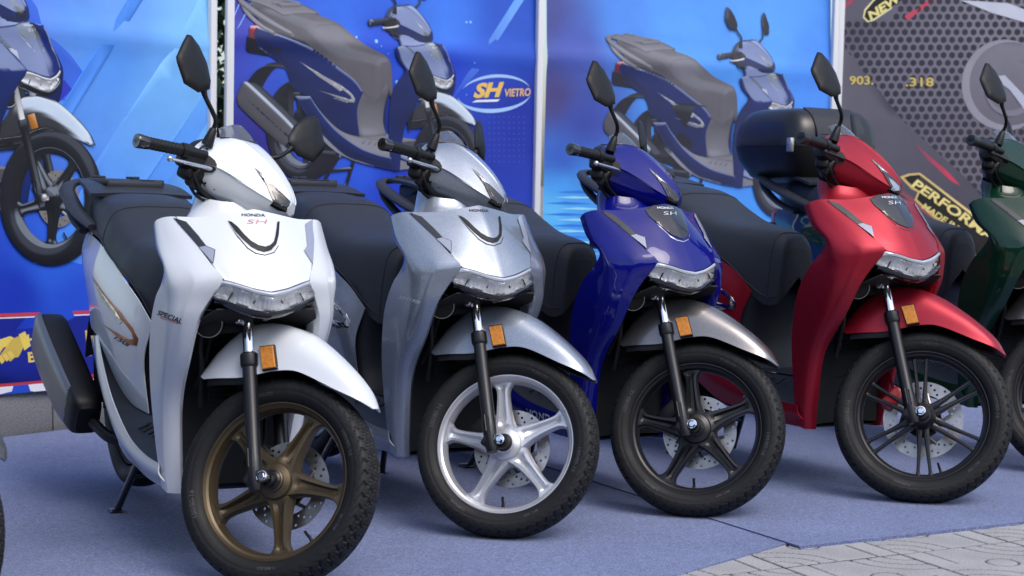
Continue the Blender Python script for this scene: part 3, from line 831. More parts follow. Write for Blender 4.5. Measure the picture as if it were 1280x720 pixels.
@cached
def bar_end_mesh(side):
    mb = MB(); a = np.array([.905, -.235, 1.0805]); b = np.array([.846, -.362, 1.052]); d = b - a; P = lambda t: a + d * t
    mb.tube([P(.76), P(.77), P(.97), P(1.0), P(1.0), P(.96)], [.017, .0185, .0205, .0185, .009, .009], 20)
    if side > 0: mb.v = [(x, -y, z) for x, y, z in mb.v]; mb.f = [f[::-1] for f in mb.f]
    return mb.mesh('bar_end', 35)
@cached
def lever_mesh(side):
    mb = MB(); path = cr([(.958, -.165, 1.060), (.962, -.20, 1.053), (.946, -.255, 1.042), (.926, -.298, 1.034)], 6)
    mb.tube(path, [.0085 - .0025 * i / len(path) for i in range(len(path))], 12, squash=(1.35, .75)); mb.sphere((.924, -.303, 1.0335), .0085, 10)
    if side > 0: mb.v = [(x, -y, z) for x, y, z in mb.v]; mb.f = [f[::-1] for f in mb.f]
    return mb.mesh('brake_lever', 40)
@cached
def switch_mesh(side):
    mb = MB()
    mb.box((.905, -.182, 1.075), (.05, .075, .062), np.array(Matrix.Rotation(R(-22), 3, 'Z')), bev=.012)
    mb.box((.900, -.165, 1.035), (.045, .06, .035), bev=.01)
    mb.tube(cr([(.92, -.17, 1.05), (.928, -.165, 1.02), (.94, -.13, 1.0), (.96, -.08, .99)], 5), .0065, 8)
    mb.tube(cr([(.90, -.18, 1.05), (.912, -.175, 1.015), (.925, -.13, .985), (.96, -.07, .98)], 5), .0045, 8)
    mb.box((.918, -.150, 1.03), (.03, .05, .06), np.array(Matrix.Rotation(R(20), 3, 'Y')), bev=.01)
    if side > 0: mb.v = [(x, -y, z) for x, y, z in mb.v]; mb.f = [f[::-1] for f in mb.f]
    return mb.mesh('switch_housing', 35, recalc=True)
MOUT = [(.850, -.2948, 1.391), (.856, -.310, 1.363), (.8685, -.335, 1.311), (.874, -.332, 1.297), (.890, -.313, 1.264), (.898, -.304, 1.247), (.912, -.248, 1.245), (.914, -.208, 1.271), (.907, -.205, 1.293), (.886, -.2205, 1.341), (.8655, -.2514, 1.378), (.852, -.282, 1.395)]
def mirror_ring(k, off):
    C = np.array(MOUT); c = C.mean(0); n = np.cross(C[3] - C[0], C[8] - C[0]); n /= np.linalg.norm(n); n = n if n[0] > 0 else -n
    loop = np.concatenate([C[i] + (C[(i + 1) % len(C)] - C[i]) * np.array([[0], [.33], [.67]]) for i in range(len(C))]); return c + (loop - c) * k + n * off, c, n
@cached
def mirror_shell_mesh(side):
    rows = [mirror_ring(k, o)[0] for k, o in ((.95, -.006), (.99, -.003), (.99, .001), (.93, .006), (.75, .010), (.45, .013), (.15, .0145), (.001, .015))]
    mb = MB(); mb.grid(np.array(rows), wrap_v=True)
    if side > 0: mb.v = [(x, -y, z) for x, y, z in mb.v]
    return mb.mesh('mirror', 35, recalc=True)
@cached
def mirror_glass_mesh(side):
    L, c, n = mirror_ring(.95, -.0058); mb = MB(); mb.add(list(L), [tuple(range(len(L)))])
    if side > 0: mb.v = [(x, -y, z) for x, y, z in mb.v]
    return mb.mesh('mirror_glass', 0)
@cached
def mirror_stem_mesh(side):
    mb = MB(); path = cr([(.918, -.146, 1.150), (.924, -.149, 1.180), (.930, -.160, 1.200), (.929, -.188, 1.217), (.912, -.214, 1.246), (.905, -.224, 1.264)], 5)
    n = len(path); mb.tube(path, [.0065 + .004 * max(0, (i - n * .75) / (n * .25)) for i in range(n)], 10)
    mb.tube([(.915, -.143, 1.130), (.918, -.145, 1.146), (.923, -.148, 1.176), (.924, -.148, 1.180)], [.0175, .0155, .0105, .008], 16)
    if side > 0: mb.v = [(x, -y, z) for x, y, z in mb.v]
    return mb.mesh('mirror_stem', 40, recalc=True)

# --- decals drawn over the photograph's pixels onto the white scooter's panels
Z1 = lambda x, y: (160 + x / 5.333, 150 + y / 5.333)
Z2 = lambda x, y: (180 + x / 4.923, 250 + y / 4.923)
ZA = lambda x, y: (20 + x / 2.667, 240 + y / 2.667)
ZB = lambda x, y: (80 + x / 3.0, 200 + y / 3.0)
SMALL = {}
def build_decals():
    def skin(grids):
        mb = MB()
        for g in grids: mb.grid(g)
        me = mb.mesh('skin', 0); return me
    def both(P): return np.concatenate([P[:, ::-1], mir(P)[:, 1:]], 1)
    W = patch(np.array(WING), 5, 6); H = both(patch(HOOD, 6, 6))
    def facing(cast):          # surface normals always towards the viewer
        def c(px):
            h = cast(px)
            if h[0] is None: return h
            n = h[1]; m = FACE[0] @ Vector(ray(px)); return (h[0], -n if n.dot(m) > 0 else n, h[2], h[3])
        return c
    FACE = [WHITE.to_3x3().inverted()]
    cw = (WHITE @ steer(WHITE_STEER)).to_3x3().inverted()
    HX = np.concatenate([np.array(HOOD), np.array(HOOD)[:, 3:] + (np.array(WING0)[:4, 1:2] - np.array(HOOD)[:, 3:]) * .35], 1)
    hood = facing(px_caster(skin([both(patch(HX, 6, 6))]), False)); wing = facing(px_caster(skin([W]), False)); side = facing(px_caster(skin([patch(np.array(SIDE), 6, 8)]), False))
    raw = px_caster(skin([both(patch(COWL, 6, 4))]), True)
    def cowl(px):
        h = raw(px)
        if h[0] is None: return h
        return (h[0], -h[1] if h[1].dot(cw @ Vector(ray(px))) > 0 else h[1], h[2], h[3])
    D = lambda key, poly, cast, lift=.0014, step=3.0: SMALL.__setitem__(key, decal(key, *px_poly(poly, step), cast, lift))
    D('emblem_band', [Z2(*p) for p in [(515, 130), (560, 190), (605, 240), (660, 288), (700, 310), (740, 320), (780, 310), (812, 275), (826, 220), (832, 135), (818, 138), (808, 215), (797, 258), (775, 280), (745, 290), (705, 280), (660, 255), (615, 212), (575, 165), (540, 138)]], hood, .003)
    D('emblem_seam', [Z2(*p) for p in [(520, 150), (580, 225), (640, 295), (690, 326), (745, 338), (800, 320), (825, 280), (829, 282), (803, 325), (745, 343), (685, 331), (635, 299), (575, 229)]], hood, .0009)
    D('smoked_badge', [Z2(*p) for p in [(505, 100), (520, 150), (605, 245), (660, 292), (740, 322), (800, 305), (826, 250), (830, 130), (800, 85), (700, 65), (580, 70)]], hood, .0025)
    D('turn_signal_r', [Z2(*p) for p in [(183, 112), (262, 138), (330, 215), (385, 285), (440, 308), (436, 345), (426, 396), (300, 248)]], hood, .003)
    D('turn_signal_lens_r', [Z2(*p) for p in [(340, 296), (380, 288), (436, 311), (432, 345), (425, 390)]], hood, .0042)
    D('turn_signal_l', [Z2(*p) for p in [(990, 150), (1028, 126), (1044, 250), (1036, 396), (982, 312), (1002, 285)]], hood, .003)
    SMALL['hood_text'] = decal('hood_text', *px_text('HONDA', Z2(600, 101), Z2(745, 104), 3.6, bold=.03), hood, .0012)
    SMALL['hood_red'] = decal('hood_red', *px_text('SH', Z2(632, 147), Z2(760, 147), 5.2, bold=-.005, shear=.15), hood, .0010)
    SMALL['wing_text'] = decal('wing_text', *px_text('SPECIAL', ZA(470, 409), ZA(551, 440), 6.6, bold=.02, shear=.15), wing, .0012)
    SMALL['wing_text2'] = decal('wing_text2', *px_text('EDITION', ZA(482, 421), ZA(540, 441), 3.2, shear=.15), wing, .0012)
    SMALL['wing_model'] = decal('wing_model', *px_text('SH160i', ZA(478, 409), ZA(540, 432), 5.0, bold=.02, shear=.2), wing, .0012)
    # swoosh on the side panel
    D('swoosh', [ZA(*p) for p in [(248, 268), (300, 345), (350, 400), (392, 455), (409, 490), (404, 513), (385, 510), (340, 485), (288, 440), (340, 470), (380, 492), (392, 490), (386, 468), (345, 415), (295, 358)]], side, .0014, 2.5)
    D('emblem_plate', [ZA(*p) for p in [(256, 285), (292, 340), (330, 390), (355, 432), (345, 440), (318, 400), (285, 350)]], side, .0022, 2.5)
    SMALL['side_text'] = decal('side_text', *px_text('150i', ZA(325, 488), ZA(376, 518), 5.0, bold=.03, shear=.3), side, .0012)
    # cowl: nose lamp, dark grip recess, seams, screw holes
    D('nose_lamp', [Z1(*p) for p in [(838, 312), (905, 370), (975, 445), (1040, 505), (1080, 545), (1078, 590), (1050, 612), (1000, 600), (945, 568), (968, 545), (940, 480), (925, 440)]], cowl, .003, 2.5)
    D('nose_lamp_lens', [Z1(*p) for p in [(958, 475), (1000, 497), (1052, 545), (1046, 572), (1000, 578), (970, 562), (985, 545)]], cowl, .0045, 2.5)
    D('nose_stripe', [Z1(*p) for p in [(850, 325), (905, 380), (975, 445), (930, 420), (895, 380)]], cowl, .0042, 2.5)
    D('grip_recess', [Z1(*p) for p in [(380, 190), (420, 185), (480, 215), (545, 245), (580, 275), (592, 305), (585, 335), (560, 350), (520, 350), (470, 335), (410, 330), (370, 300)]], cowl, .0035, 2.5)
    hole = lambda x, y, r: [Z1(x + r * math.cos(t), y + r * math.sin(t)) for t in np.linspace(0, 6.28, 8, endpoint=False)]
    for i, (x, y, r) in enumerate([(527, 196, 7), (515, 420, 8), (575, 463, 5)]): D('screw%d' % i, hole(x, y, r), cowl, .001, None)
    D('cowl_notch', [Z1(*p) for p in [(585, 515), (635, 540), (640, 556), (620, 562), (596, 552), (584, 535)]], cowl, .002, 2.5)

# ------------------------------------------------------------------ a scooter
@cached
def topbox_mesh(part):
    def ring(x0, x1, w, z, n=32, e=.36):
        cx, hx = (x0 + x1) / 2, (x1 - x0) / 2
        return [(cx + hx * abs(math.cos(t)) ** e * np.sign(math.cos(t)), w * abs(math.sin(t)) ** e * np.sign(math.sin(t)), z) for t in np.linspace(0, 2 * math.pi, n, endpoint=False)]
    mb = MB()
    if part == 'base':
        rows = [ring(-.46, -.14, .13, 1.075), ring(-.50, -.10, .19, 1.10), ring(-.545, -.06, .235, 1.17), ring(-.56, -.045, .245, 1.225), ring(-.56, -.045, .245, 1.23)]
        mb.grid(np.array(rows), wrap_v=True); mb.f.append(tuple(range(32)))
    elif part == 'lid':
        rows = [ring(-.562, -.043, .247, 1.232), ring(-.56, -.046, .246, 1.26), ring(-.545, -.06, .235, 1.32), ring(-.51, -.095, .21, 1.37), ring(-.46, -.15, .17, 1.395), ring(-.38, -.25, .06, 1.402), ring(-.32, -.31, .005, 1.403)]
        mb.grid(cr(np.array(rows), 3), wrap_v=True)
    elif part == 'pad':
        rows = [[(x, y, z) for y in np.linspace(-.13, .13, 5)] for x, z in [(-.035, 1.245), (-.046, 1.30), (-.085, 1.365), (-.15, 1.402)]]
        mb.shell(patch(rows, 3, 2), .006, (-.3, 0, 1.25))
    elif part == 'latch':
        mb.box((-.09, -.238, 1.235), (.03, .02, .06), bev=.004)
    mb.v = [(x, y * .95, 1.020 + (z - 1.075) * .99) for x, y, z in mb.v]
    return mb.mesh('top_box_' + part, 40, recalc=(part in ('base', 'lid')))

def make_scooter(cfg, name='scooter'):
    root = empty(name, cfg['M']); S = steer(cfg['steer']); pt = cfg['paint']; I = None
    fp = cfg.get('fender', pt)
    L = lambda n, me, m, par=root, M=I: link(n, me, m, par, M)
    # front wheel, turned with the bars
    spin = Matrix.Rotation(R(cfg.get('spin', 0)), 4, 'Y')
    fw = L('front_wheel', rim_twin() if cfg.get('twin') else rim_five(), cfg['rim'], root, S @ Matrix.Translation((1.353, 0, .283)) @ spin)
    L('tyre', tyre_mesh(.283, .054, not cfg.get('flat_print')), 'tyre_rubber', fw)
    if not cfg.get('flat_print'): L('sidewall_lettering', sidewall_text_mesh(), 'rubber_print', fw)['kind'] = 'stuff'
    L('valve', valve_mesh(), 'black_plastic', fw)
    d = L('brake_disc', disc_mesh(.12 if not cfg.get('twin') else .128), 'disc_steel', fw, Matrix.Translation((0, .052, 0)))
    L('disc_carrier', disc_carrier_mesh(), cfg['rim'], fw, Matrix.Translation((0, .047, 0)))
    rw = L('rear_wheel', rim_five() if not cfg.get('flat_print') else rim_twin(), cfg['rim'], root, Matrix.Translation((0, 0, .342)) @ Matrix.Scale(1.0, 4))
    L('tyre', tyre_mesh(.299, .060, False), 'tyre_rubber', rw)
    for s in (-1, 1):
        f = L('fork_leg', slider_mesh(s), 'fork_black', root, S); L('stanchion', stanchion_mesh(s), 'chrome', f)
    L('axle_bolt', axle_mesh(), 'chrome', root, S); L('axle_spacer', spacer_mesh(), 'fork_black', root, S)
    L('brake_caliper', caliper_mesh(), 'caliper_red' if cfg.get('twin') else 'black_plastic', root, S)
    fe = L('front_fender', fender_mesh(), fp, root, S); L('fender_liner', fender_liner_mesh(), 'black_plastic', fe)
    for s in (-1, 1):
        rf = L('reflector_frame', reflex_mesh(s, 'frame'), 'black_plastic', fe); L('amber_reflector', reflex_mesh(s, 'lens'), 'amber', fe)
    # front body
    hd = L('front_panel', hood_mesh(), pt)
    if cfg.get('badge') == 'smoked': L('badge_window', SMALL['smoked_badge'], 'gloss_black', hd); L('emblem_trim', SMALL['emblem_seam'], 'chrome' if not cfg.get('twin') else 'gloss_black', hd)
    else:
        L('emblem_band', SMALL['emblem_band'], 'black_plastic', hd); L('emblem_seam', SMALL['emblem_seam'], 'dark_void_plastic', hd)
    L('badge_lettering', SMALL['hood_text'], 'decal_black' if pt in ('white_paint', 'silver_paint') else 'decal_grey', hd, Matrix.Translation((.0022, 0, .0022)) if cfg.get('badge') else None)
    if pt == 'white_paint': L('red_lettering', SMALL['hood_red'], 'emblem_red', hd)
    elif cfg.get('badge'): L('badge_emblem', SMALL['hood_red'], 'decal_grey', hd, Matrix.Translation((.0024, 0, .0024)))
    t = L('turn_signal', SMALL['turn_signal_r'], 'smoked_lens', root); L('turn_signal_lens', SMALL['turn_signal_lens_r'], 'clear_lens', t)
    L('turn_signal', SMALL['turn_signal_l'], 'clear_lens', root)
    for s in (-1, 1):
        w = L('leg_shield', wing_mesh(s), pt)
        if s < 0 and pt == 'white_paint': L('lettering', SMALL['wing_text'], 'decal_black', w); L('small_lettering', SMALL['wing_text2'], 'decal_red', w)
        elif s < 0 and pt == 'silver_paint': L('lettering', SMALL['wing_model'], 'decal_grey', w)
    L('inner_fairing', inner_fairing_mesh(), 'dark_void_plastic'); L('wheel_arch_fittings', arch_clutter_mesh(), 'dark_void_plastic')
    L('yoke_bolt', yoke_bolt_mesh(), 'chrome', root, S); h = L('horn', horn_mesh(), 'black_plastic'); L('horn_ring', horn_ring_mesh(), 'steel', h)
    hl = L('headlight', reflector_mesh(), 'lamp_reflector'); L('lens', lens_mesh(), 'lens_glass', hl); L('lamp_divider', lamp_bars_mesh(), 'gloss_black', hl)
    L('lamp_bezel', lamp_lip_mesh(), 'gloss_black', hl); L('chrome_trim', lamp_trim_mesh(), 'satin_trim', hl)
    L('steering_column_cover', neck_mesh(), pt)
    # bars
    c = L('handlebar_cowl', cowl_mesh(), pt, root, S)
    L('instrument_housing', dash_mesh(), 'black_plastic', c); L('windscreen', visor_mesh(), 'visor_plastic', c); L('windscreen_trim', visor_trim_mesh(), 'gloss_black', c)
    n = L('position_lamp', SMALL['nose_lamp'], 'gloss_black', c); L('position_lamp_lens', SMALL['nose_lamp_lens'], 'smoked_lens' if pt != 'red_paint' else 'clear_lens', c); L('nose_trim', SMALL['nose_stripe'], 'chrome', c)
    L('grip_recess', SMALL['grip_recess'], 'dark_void_plastic', c)
    for i in range(3): L('screw_hole', SMALL['screw%d' % i], 'dark_void_plastic', c)
    for s in (-1, 1):
        g = L('grip', grip_mesh(s), 'black_plastic', root, S); L('bar_end', bar_end_mesh(s), 'gloss_black' if not cfg.get('twin') else 'fork_black', g)
        L('brake_lever', lever_mesh(s), 'alloy' if not cfg.get('twin') else 'black_plastic', root, S)
        L('switch_housing', switch_mesh(s), 'black_plastic', root, S)
        m = L('mirror', mirror_shell_mesh(s), 'black_plastic', root, S @ (Matrix.Translation((.918, .146, 0)) @ Matrix.Rotation(R(cfg.get('mirror', -10)), 4, 'Z') @ Matrix.Translation((-.918, -.146, 0)) if s > 0 else Matrix.Translation((.905, -.224, 0)) @ Matrix.Rotation(R(cfg.get('rmirror', 0)), 4, 'Z') @ Matrix.Translation((-.905, .224, 0)))); L('mirror_glass', mirror_glass_mesh(s), 'mirror_glass', m); L('mirror_stem', mirror_stem_mesh(s), 'black_plastic', root, S) if s < 0 else L('mirror_stem', mirror_stem_mesh(s), 'black_plastic', m)
    # rear body
    se = L('seat', seat_mesh(), 'seat_vinyl'); L('seat_seam', seat_piping_mesh(), 'seat_vinyl', se)
    for s in (-1, 1):
        sp = L('side_panel', side_mesh(s), cfg.get('side', pt)); L('side_skirt', skirt_mesh(s), pt)
        if s < 0:
            L('side_stripe', SMALL['swoosh'], 'emblem_copper' if pt == 'white_paint' else 'chrome', sp); L('side_emblem', SMALL['emblem_plate'], 'chrome', sp)
            L('model_lettering', SMALL['side_text'], 'decal_black' if pt in ('white_paint', 'silver_paint') else 'decal_grey', sp)
    L('floorboard', floor_mesh(), 'grey_plastic'); L('under_seat_cover', tunnel_mesh(), 'grey_plastic')
    L('rear_rack', rack_mesh(), 'grey_plastic'); L('tail_lamp', tail_mesh(), 'red_lens'); L('rear_fender', rear_fender_mesh(), 'black_plastic')
    mu = L('muffler', muffler_mesh(), 'black_plastic'); L('muffler_cover', muffler_cover_mesh(), 'muffler_silver', mu)
    L('engine', engine_mesh(), 'dark_void_plastic'); L('centre_stand', stand_mesh(), 'gloss_black')
    if cfg.get('skirt_text'):
        L('skirt_lettering', SMALL['skirt_text'], 'decal_grey')
    if cfg.get('topbox'):
        b = L('top_box', topbox_mesh('base'), 'black_plastic'); L('top_box_lid', topbox_mesh('lid'), 'fork_black', b); L('top_box_backrest', topbox_mesh('pad'), 'grey_plastic', b); L('top_box_latch', topbox_mesh('latch'), 'steel', b)
    return root

build_decals()
# raised lettering along the left and right skirt
def skirt_text():
    V, Fc = text2d('HONDA', .03, .1); P = patch(SKIRT, 6, 5); bv = BVHTree.FromPolygons(*(lambda mb: (mb.v, mb.f))(MB().grid(P)))
    out = []; V = V * .030
    mb = MB(); 
    for x, z in V:
        h = bv.ray_cast(Vector((.74 + x * 1.15, -.5, .262 + z * .85 - x * .06)), Vector((0, 1, 0)))
        out.append(tuple(h[0] + Vector((0, -.0015, 0))) if h[0] else (.8 + x, -.22, .27 + z))
    mb.add(out, Fc); n = len(mb.v); mb.add([(x, -y, z) for x, y, z in out], [f[::-1] for f in Fc]); return mb.mesh('skirt_lettering', 0)
SMALL['skirt_text'] = skirt_text()

GROUP = 'scooters lined up on the blue carpet'
def front_pose(px, yaw, s=1.0):
    g = ground(px); a = R(yaw); return pose(g[0] - 1.353 * s * math.cos(a), g[1] - 1.353 * s * math.sin(a), -.007, yaw, s)
SC = [
    (dict(M=WHITE, steer=WHITE_STEER, paint='white_paint', rim='rim_bronze', spin=-20, mirror=-42), 'pearl white scooter with bronze wheels and a copper side stripe'),
    (dict(M=pose(-.717, 6.155, -.008, -60.07), steer=46.7, paint='silver_paint', rim='rim_silver', spin=18, rmirror=-8, skirt_text=True), 'silver grey scooter with bright silver five-spoke wheels'),
    (dict(M=pose(-.194, 6.411, -.007, -55.65), steer=42.1, paint='blue_paint', fender='gunmetal_paint', rim='rim_black', spin=20, rmirror=-18, badge='smoked', skirt_text=True), 'glossy dark blue scooter with a grey front fender and black wheels'),
    (dict(M=pose(.616, 6.708, -.005, -58.51, 1.032), steer=44, paint='red_paint', rim='rim_black', spin=0, twin=True, rmirror=-26, mirror=-14, badge='smoked', skirt_text=True), 'matte red scooter with black twin-spoke wheels and red fender'),
    (dict(M=front_pose((1336, 592), -64, 1.032), steer=47, paint='green_paint', fender='gunmetal_paint', rim='rim_black', spin=10, twin=True, rmirror=-26, badge='smoked', topbox=True), 'dark green scooter carrying a black top box behind its seat'),
    (dict(M=pose(-1.978, 4.755, -.008, -63.0), steer=37, mirror=50, paint='grey_paint', rim='rim_black', spin=30), 'scooter beside the white one, only its front tyre showing'),
]
for cfg, lab in SC:
    r = make_scooter(cfg); tag(r, lab, 'scooter', GROUP)

# ------------------------------------------------------------------ ground, carpets, paving
def tex_mat(name, build):
    m = bpy.data.materials.new(name); m.use_nodes = True; MATS[name] = m; build(m.node_tree, m.node_tree.nodes['Principled BSDF']); return m
def ramp(nt, src, stops):
    r = nt.nodes.new('ShaderNodeValToRGB'); e = r.color_ramp.elements
    while len(e) < len(stops): e.new(.5)
    for k, (p, c) in enumerate(stops): e[k].position = p; e[k].color = (*c, 1)
    nt.links.new(src, r.inputs[0]); return r.outputs[0]
def noise(nt, scale, detail=4, vec=None, dist=0):
    n = nt.nodes.new('ShaderNodeTexNoise'); n.inputs['Scale'].default_value = scale; n.inputs['Detail'].default_value = detail; n.inputs['Distortion'].default_value = dist
    if vec is None:
        tc = nt.nodes.new('ShaderNodeTexCoord'); vec = tc.outputs['Object']
    nt.links.new(vec, n.inputs['Vector']); return n.outputs[0]
def mixc(nt, a, b, f, mode='MULTIPLY'):
    m = nt.nodes.new('ShaderNodeMixRGB'); m.blend_type = mode
    if isinstance(f, float): m.inputs[0].default_value = f
    else: nt.links.new(f, m.inputs[0])
    nt.links.new(a, m.inputs[1]); nt.links.new(b, m.inputs[2]); return m.outputs[0]
def bumpn(nt, h, b, s, d):
    p = nt.nodes.new('ShaderNodeBump'); p.inputs['Strength'].default_value = s; p.inputs['Distance'].default_value = d
    nt.links.new(h, p.inputs['Height']); nt.links.new(p.outputs[0], b.inputs['Normal'])
CARPET = (.140, .178, .330)
def carpet(nt, b):
    c = CARPET
    base = ramp(nt, noise(nt, 190, 4), [(.32, tuple(q * .55 for q in c)), (.5, c), (.68, tuple(min(1, q * 1.6) for q in c))])
    big = ramp(nt, noise(nt, 2.2, 5), [(.3, (.84, .84, .86)), (.7, (1.08, 1.07, 1.05))])
    fl = ramp(nt, noise(nt, 38, 3, dist=1.5), [(.35, (.88, .88, .89)), (.65, (1.10, 1.10, 1.10))])
    col = mixc(nt, mixc(nt, base, big, 1.0), fl, 1.0); nt.links.new(col, b.inputs['Base Color'])
    b.inputs['Roughness'].default_value = .95; b.inputs['Specular IOR Level'].default_value = .15
    b.inputs['Sheen Weight'].default_value = .25; b.inputs['Sheen Roughness'].default_value = .5
    bumpn(nt, noise(nt, 420, 3), b, .6, .003)
tex_mat('carpet', carpet)
def stone(nt, b):
    base = ramp(nt, noise(nt, 260, 3), [(.33, (.22, .22, .225)), (.5, (.35, .35, .36)), (.68, (.50, .50, .51))])
    big = ramp(nt, noise(nt, 5, 5), [(.3, (.8, .8, .79)), (.7, (1.08, 1.08, 1.08))])
    col = mixc(nt, base, big, 1.0)
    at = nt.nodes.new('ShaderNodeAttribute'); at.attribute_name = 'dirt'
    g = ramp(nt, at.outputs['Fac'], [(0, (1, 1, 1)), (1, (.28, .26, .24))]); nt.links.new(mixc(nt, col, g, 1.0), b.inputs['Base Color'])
    b.inputs['Roughness'].default_value = .8; bumpn(nt, noise(nt, 300, 3), b, .4, .002)
tex_mat('tile_stone', stone)
def concrete(nt, b):
    base = ramp(nt, noise(nt, 45, 6), [(.3, (.14, .14, .14)), (.55, (.22, .22, .215)), (.75, (.33, .32, .31))])
    big = ramp(nt, noise(nt, 1.3, 4), [(.3, (.78, .78, .77)), (.7, (1.08, 1.08, 1.08))]); nt.links.new(mixc(nt, base, big, 1.0), b.inputs['Base Color'])
    b.inputs['Roughness'].default_value = .9; bumpn(nt, noise(nt, 160, 4), b, .5, .004)
tex_mat('concrete', concrete)
def granite(nt, b):
    base = ramp(nt, noise(nt, 190, 4), [(.32, (.12, .125, .13)), (.5, (.20, .205, .215)), (.7, (.31, .31, .32))]); nt.links.new(base, b.inputs['Base Color'])
    b.inputs['Roughness'].default_value = .6
tex_mat('granite', granite)

gm = MB().grid(np.array([[(x, y, -.022) for y in (-60, 120)] for x in (-90, 90)])).mesh('ground', 0)
tag(link('ground', gm, 'concrete'), kind='structure')

def carpet_sheet(poly, z, label, seed):
    V, Fc = fill2d(poly, (), .12); rs = np.random.RandomState(seed); mb = MB()
    ph = rs.rand(6) * 6; top = []
    for x, y in V:
        w = .0012 * (math.sin(x * 3.1 + ph[0]) * math.sin(y * 2.3 + ph[1]) + .6 * math.sin(x * 7 + y * 4 + ph[2]))
        top.append((x, y, z + w + .0012))
    n = len(top); e = len(poly)
    mb.add(top, Fc); 
    # edge down to the ground
    ring = [];
    for i in range(e):
        a = np.array(poly[i]); b_ = np.array(poly[(i + 1) % e]); k = max(1, int(np.linalg.norm(b_ - a) / .12))
        for t in range(k): ring.append(a + (b_ - a) * t / k)
    mb.grid(np.array([[(p[0], p[1], z + .0025), (p[0], p[1], -.004)] for p in ring]), wrap_u=True)
    return tag(link('carpet', mb.mesh('carpet', 40), 'carpet'), label, 'carpet', 'carpet sheets under the scooters')
J0, J1 = ground((745, 605))[:2], ground((1000, 686))[:2]
jd = (J0 - J1) / np.linalg.norm(J0 - J1)
A1 = ground((985, 680))[:2]; A2 = ground((845, 720))[:2]; ad = (A2 - A1) / np.linalg.norm(A2 - A1)
K0 = ground((0, 548))[:2]; K1 = ground((95, 536))[:2]; kd = (K1 - K0) / np.linalg.norm(K1 - K0)
far = J1 + jd * 3.55
carpet_sheet([tuple(p) for p in (far + kd * .0, K1 + kd * .35, K0, K0 - kd * 6, A2 + ad * 6, A2, A1, J1 + jd * .02)], .0015, 'blue-grey carpet sheet under the white, silver and blue scooters', 3)
e1 = ground((1280, 655))[:2]; bd = (e1 - J1) / np.linalg.norm(e1 - J1)
carpet_sheet([tuple(p) for p in (J1, J1 + bd * 4.2, J1 + bd * 4.2 + jd * 3.4, J1 + jd * 3.4)], .0055, 'blue-grey carpet sheet under the red and green scooters, beside the paving', 5)

# paving tiles with moulded grooves
TS = .40
def tile_mesh():
    n = 84; mb = MB(); q = np.linspace(-TS / 2 + .003, TS / 2 - .003, n); X, Y = np.meshgrid(q, q, indexing='ij'); D = np.full_like(X, 9.0)
    for cx, cy in ((-TS / 2, -TS / 2), (TS / 2, TS / 2)):
        rr = np.hypot(X - cx, Y - cy)
        for r_ in (.07, .125, .18): D = np.minimum(D, np.abs(rr - r_))
    for cx, cy in ((-TS / 2, TS / 2), (TS / 2, -TS / 2)):
        inner = (np.abs(X - cx) < .16) & (np.abs(Y - cy) < .16)
        dd = np.minimum(np.abs(np.abs(X - cx) - .075), np.abs(np.abs(Y - cy) - .15)); D = np.where(inner, np.minimum(D, np.abs(np.abs(X - cx) - .075)), D)
    D = np.minimum(D, np.abs(np.hypot(X, Y) - .045))
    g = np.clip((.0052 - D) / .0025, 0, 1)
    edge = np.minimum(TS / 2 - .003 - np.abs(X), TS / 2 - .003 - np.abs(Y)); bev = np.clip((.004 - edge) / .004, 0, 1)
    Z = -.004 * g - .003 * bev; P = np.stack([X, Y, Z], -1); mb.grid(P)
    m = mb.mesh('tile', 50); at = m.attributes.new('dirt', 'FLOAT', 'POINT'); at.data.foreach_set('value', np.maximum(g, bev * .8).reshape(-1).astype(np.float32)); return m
tm = tile_mesh()
pav = tag(link('pavement', MB().grid(np.array([[(x, y, -.012) for y in (1.2, 5.9)] for x in (-1.2, 6.5)])).mesh('pavement', 0), 'concrete'), kind='structure')
ang = math.atan2(bd[1], bd[0]); o0 = J1 + bd * .03
for i in range(-4, 12):
    for j in range(-7, 3):
        p = o0 + bd * (i * TS) - jd * 0 + np.array([-bd[1], bd[0]]) * (j * TS + TS / 2 - .17)
        d = p - A2; 
        pxx = 640 + F_PX * p[0] / max(p[1], .1)
        if p[1] < 3.2 or pxx < 560 or pxx > 1500: continue
        t = link('tile', tm, 'tile_stone', pav, Matrix.Translation((p[0], p[1], -.0005 - .0012 * random.random())) @ Matrix.Rotation(ang + random.choice((0, math.pi)) + .004 * (random.random() - .5), 4, 'Z'))

# ------------------------------------------------------------------ banners
def print_mat(name, rough):
    def f(nt, b):
        at = nt.nodes.new('ShaderNodeAttribute'); at.attribute_name = 'ink'; at.attribute_type = 'GEOMETRY'
        w = ramp(nt, noise(nt, 7, 4), [(.3, (.93, .93, .94)), (.7, (1.03, 1.03, 1.03))])
        nt.links.new(mixc(nt, at.outputs['Color'], w, 1.0), b.inputs['Base Color'])
        b.inputs['Roughness'].default_value = rough; b.inputs['Specular IOR Level'].default_value = .3
        bumpn(nt, noise(nt, 5, 3), b, .25, .02)
    return tex_mat(name, f)
print_mat('banner_vinyl', .42)
mat('post_white', (.70, .71, .72), .35, coat=.3)
INK = 1.12
def ink(c): 
    q = srgb(*c); g = .3 * q[0] + .6 * q[1] + .1 * q[2]; return tuple(min(.92, (v * .86 + g * .14) * INK) for v in q)

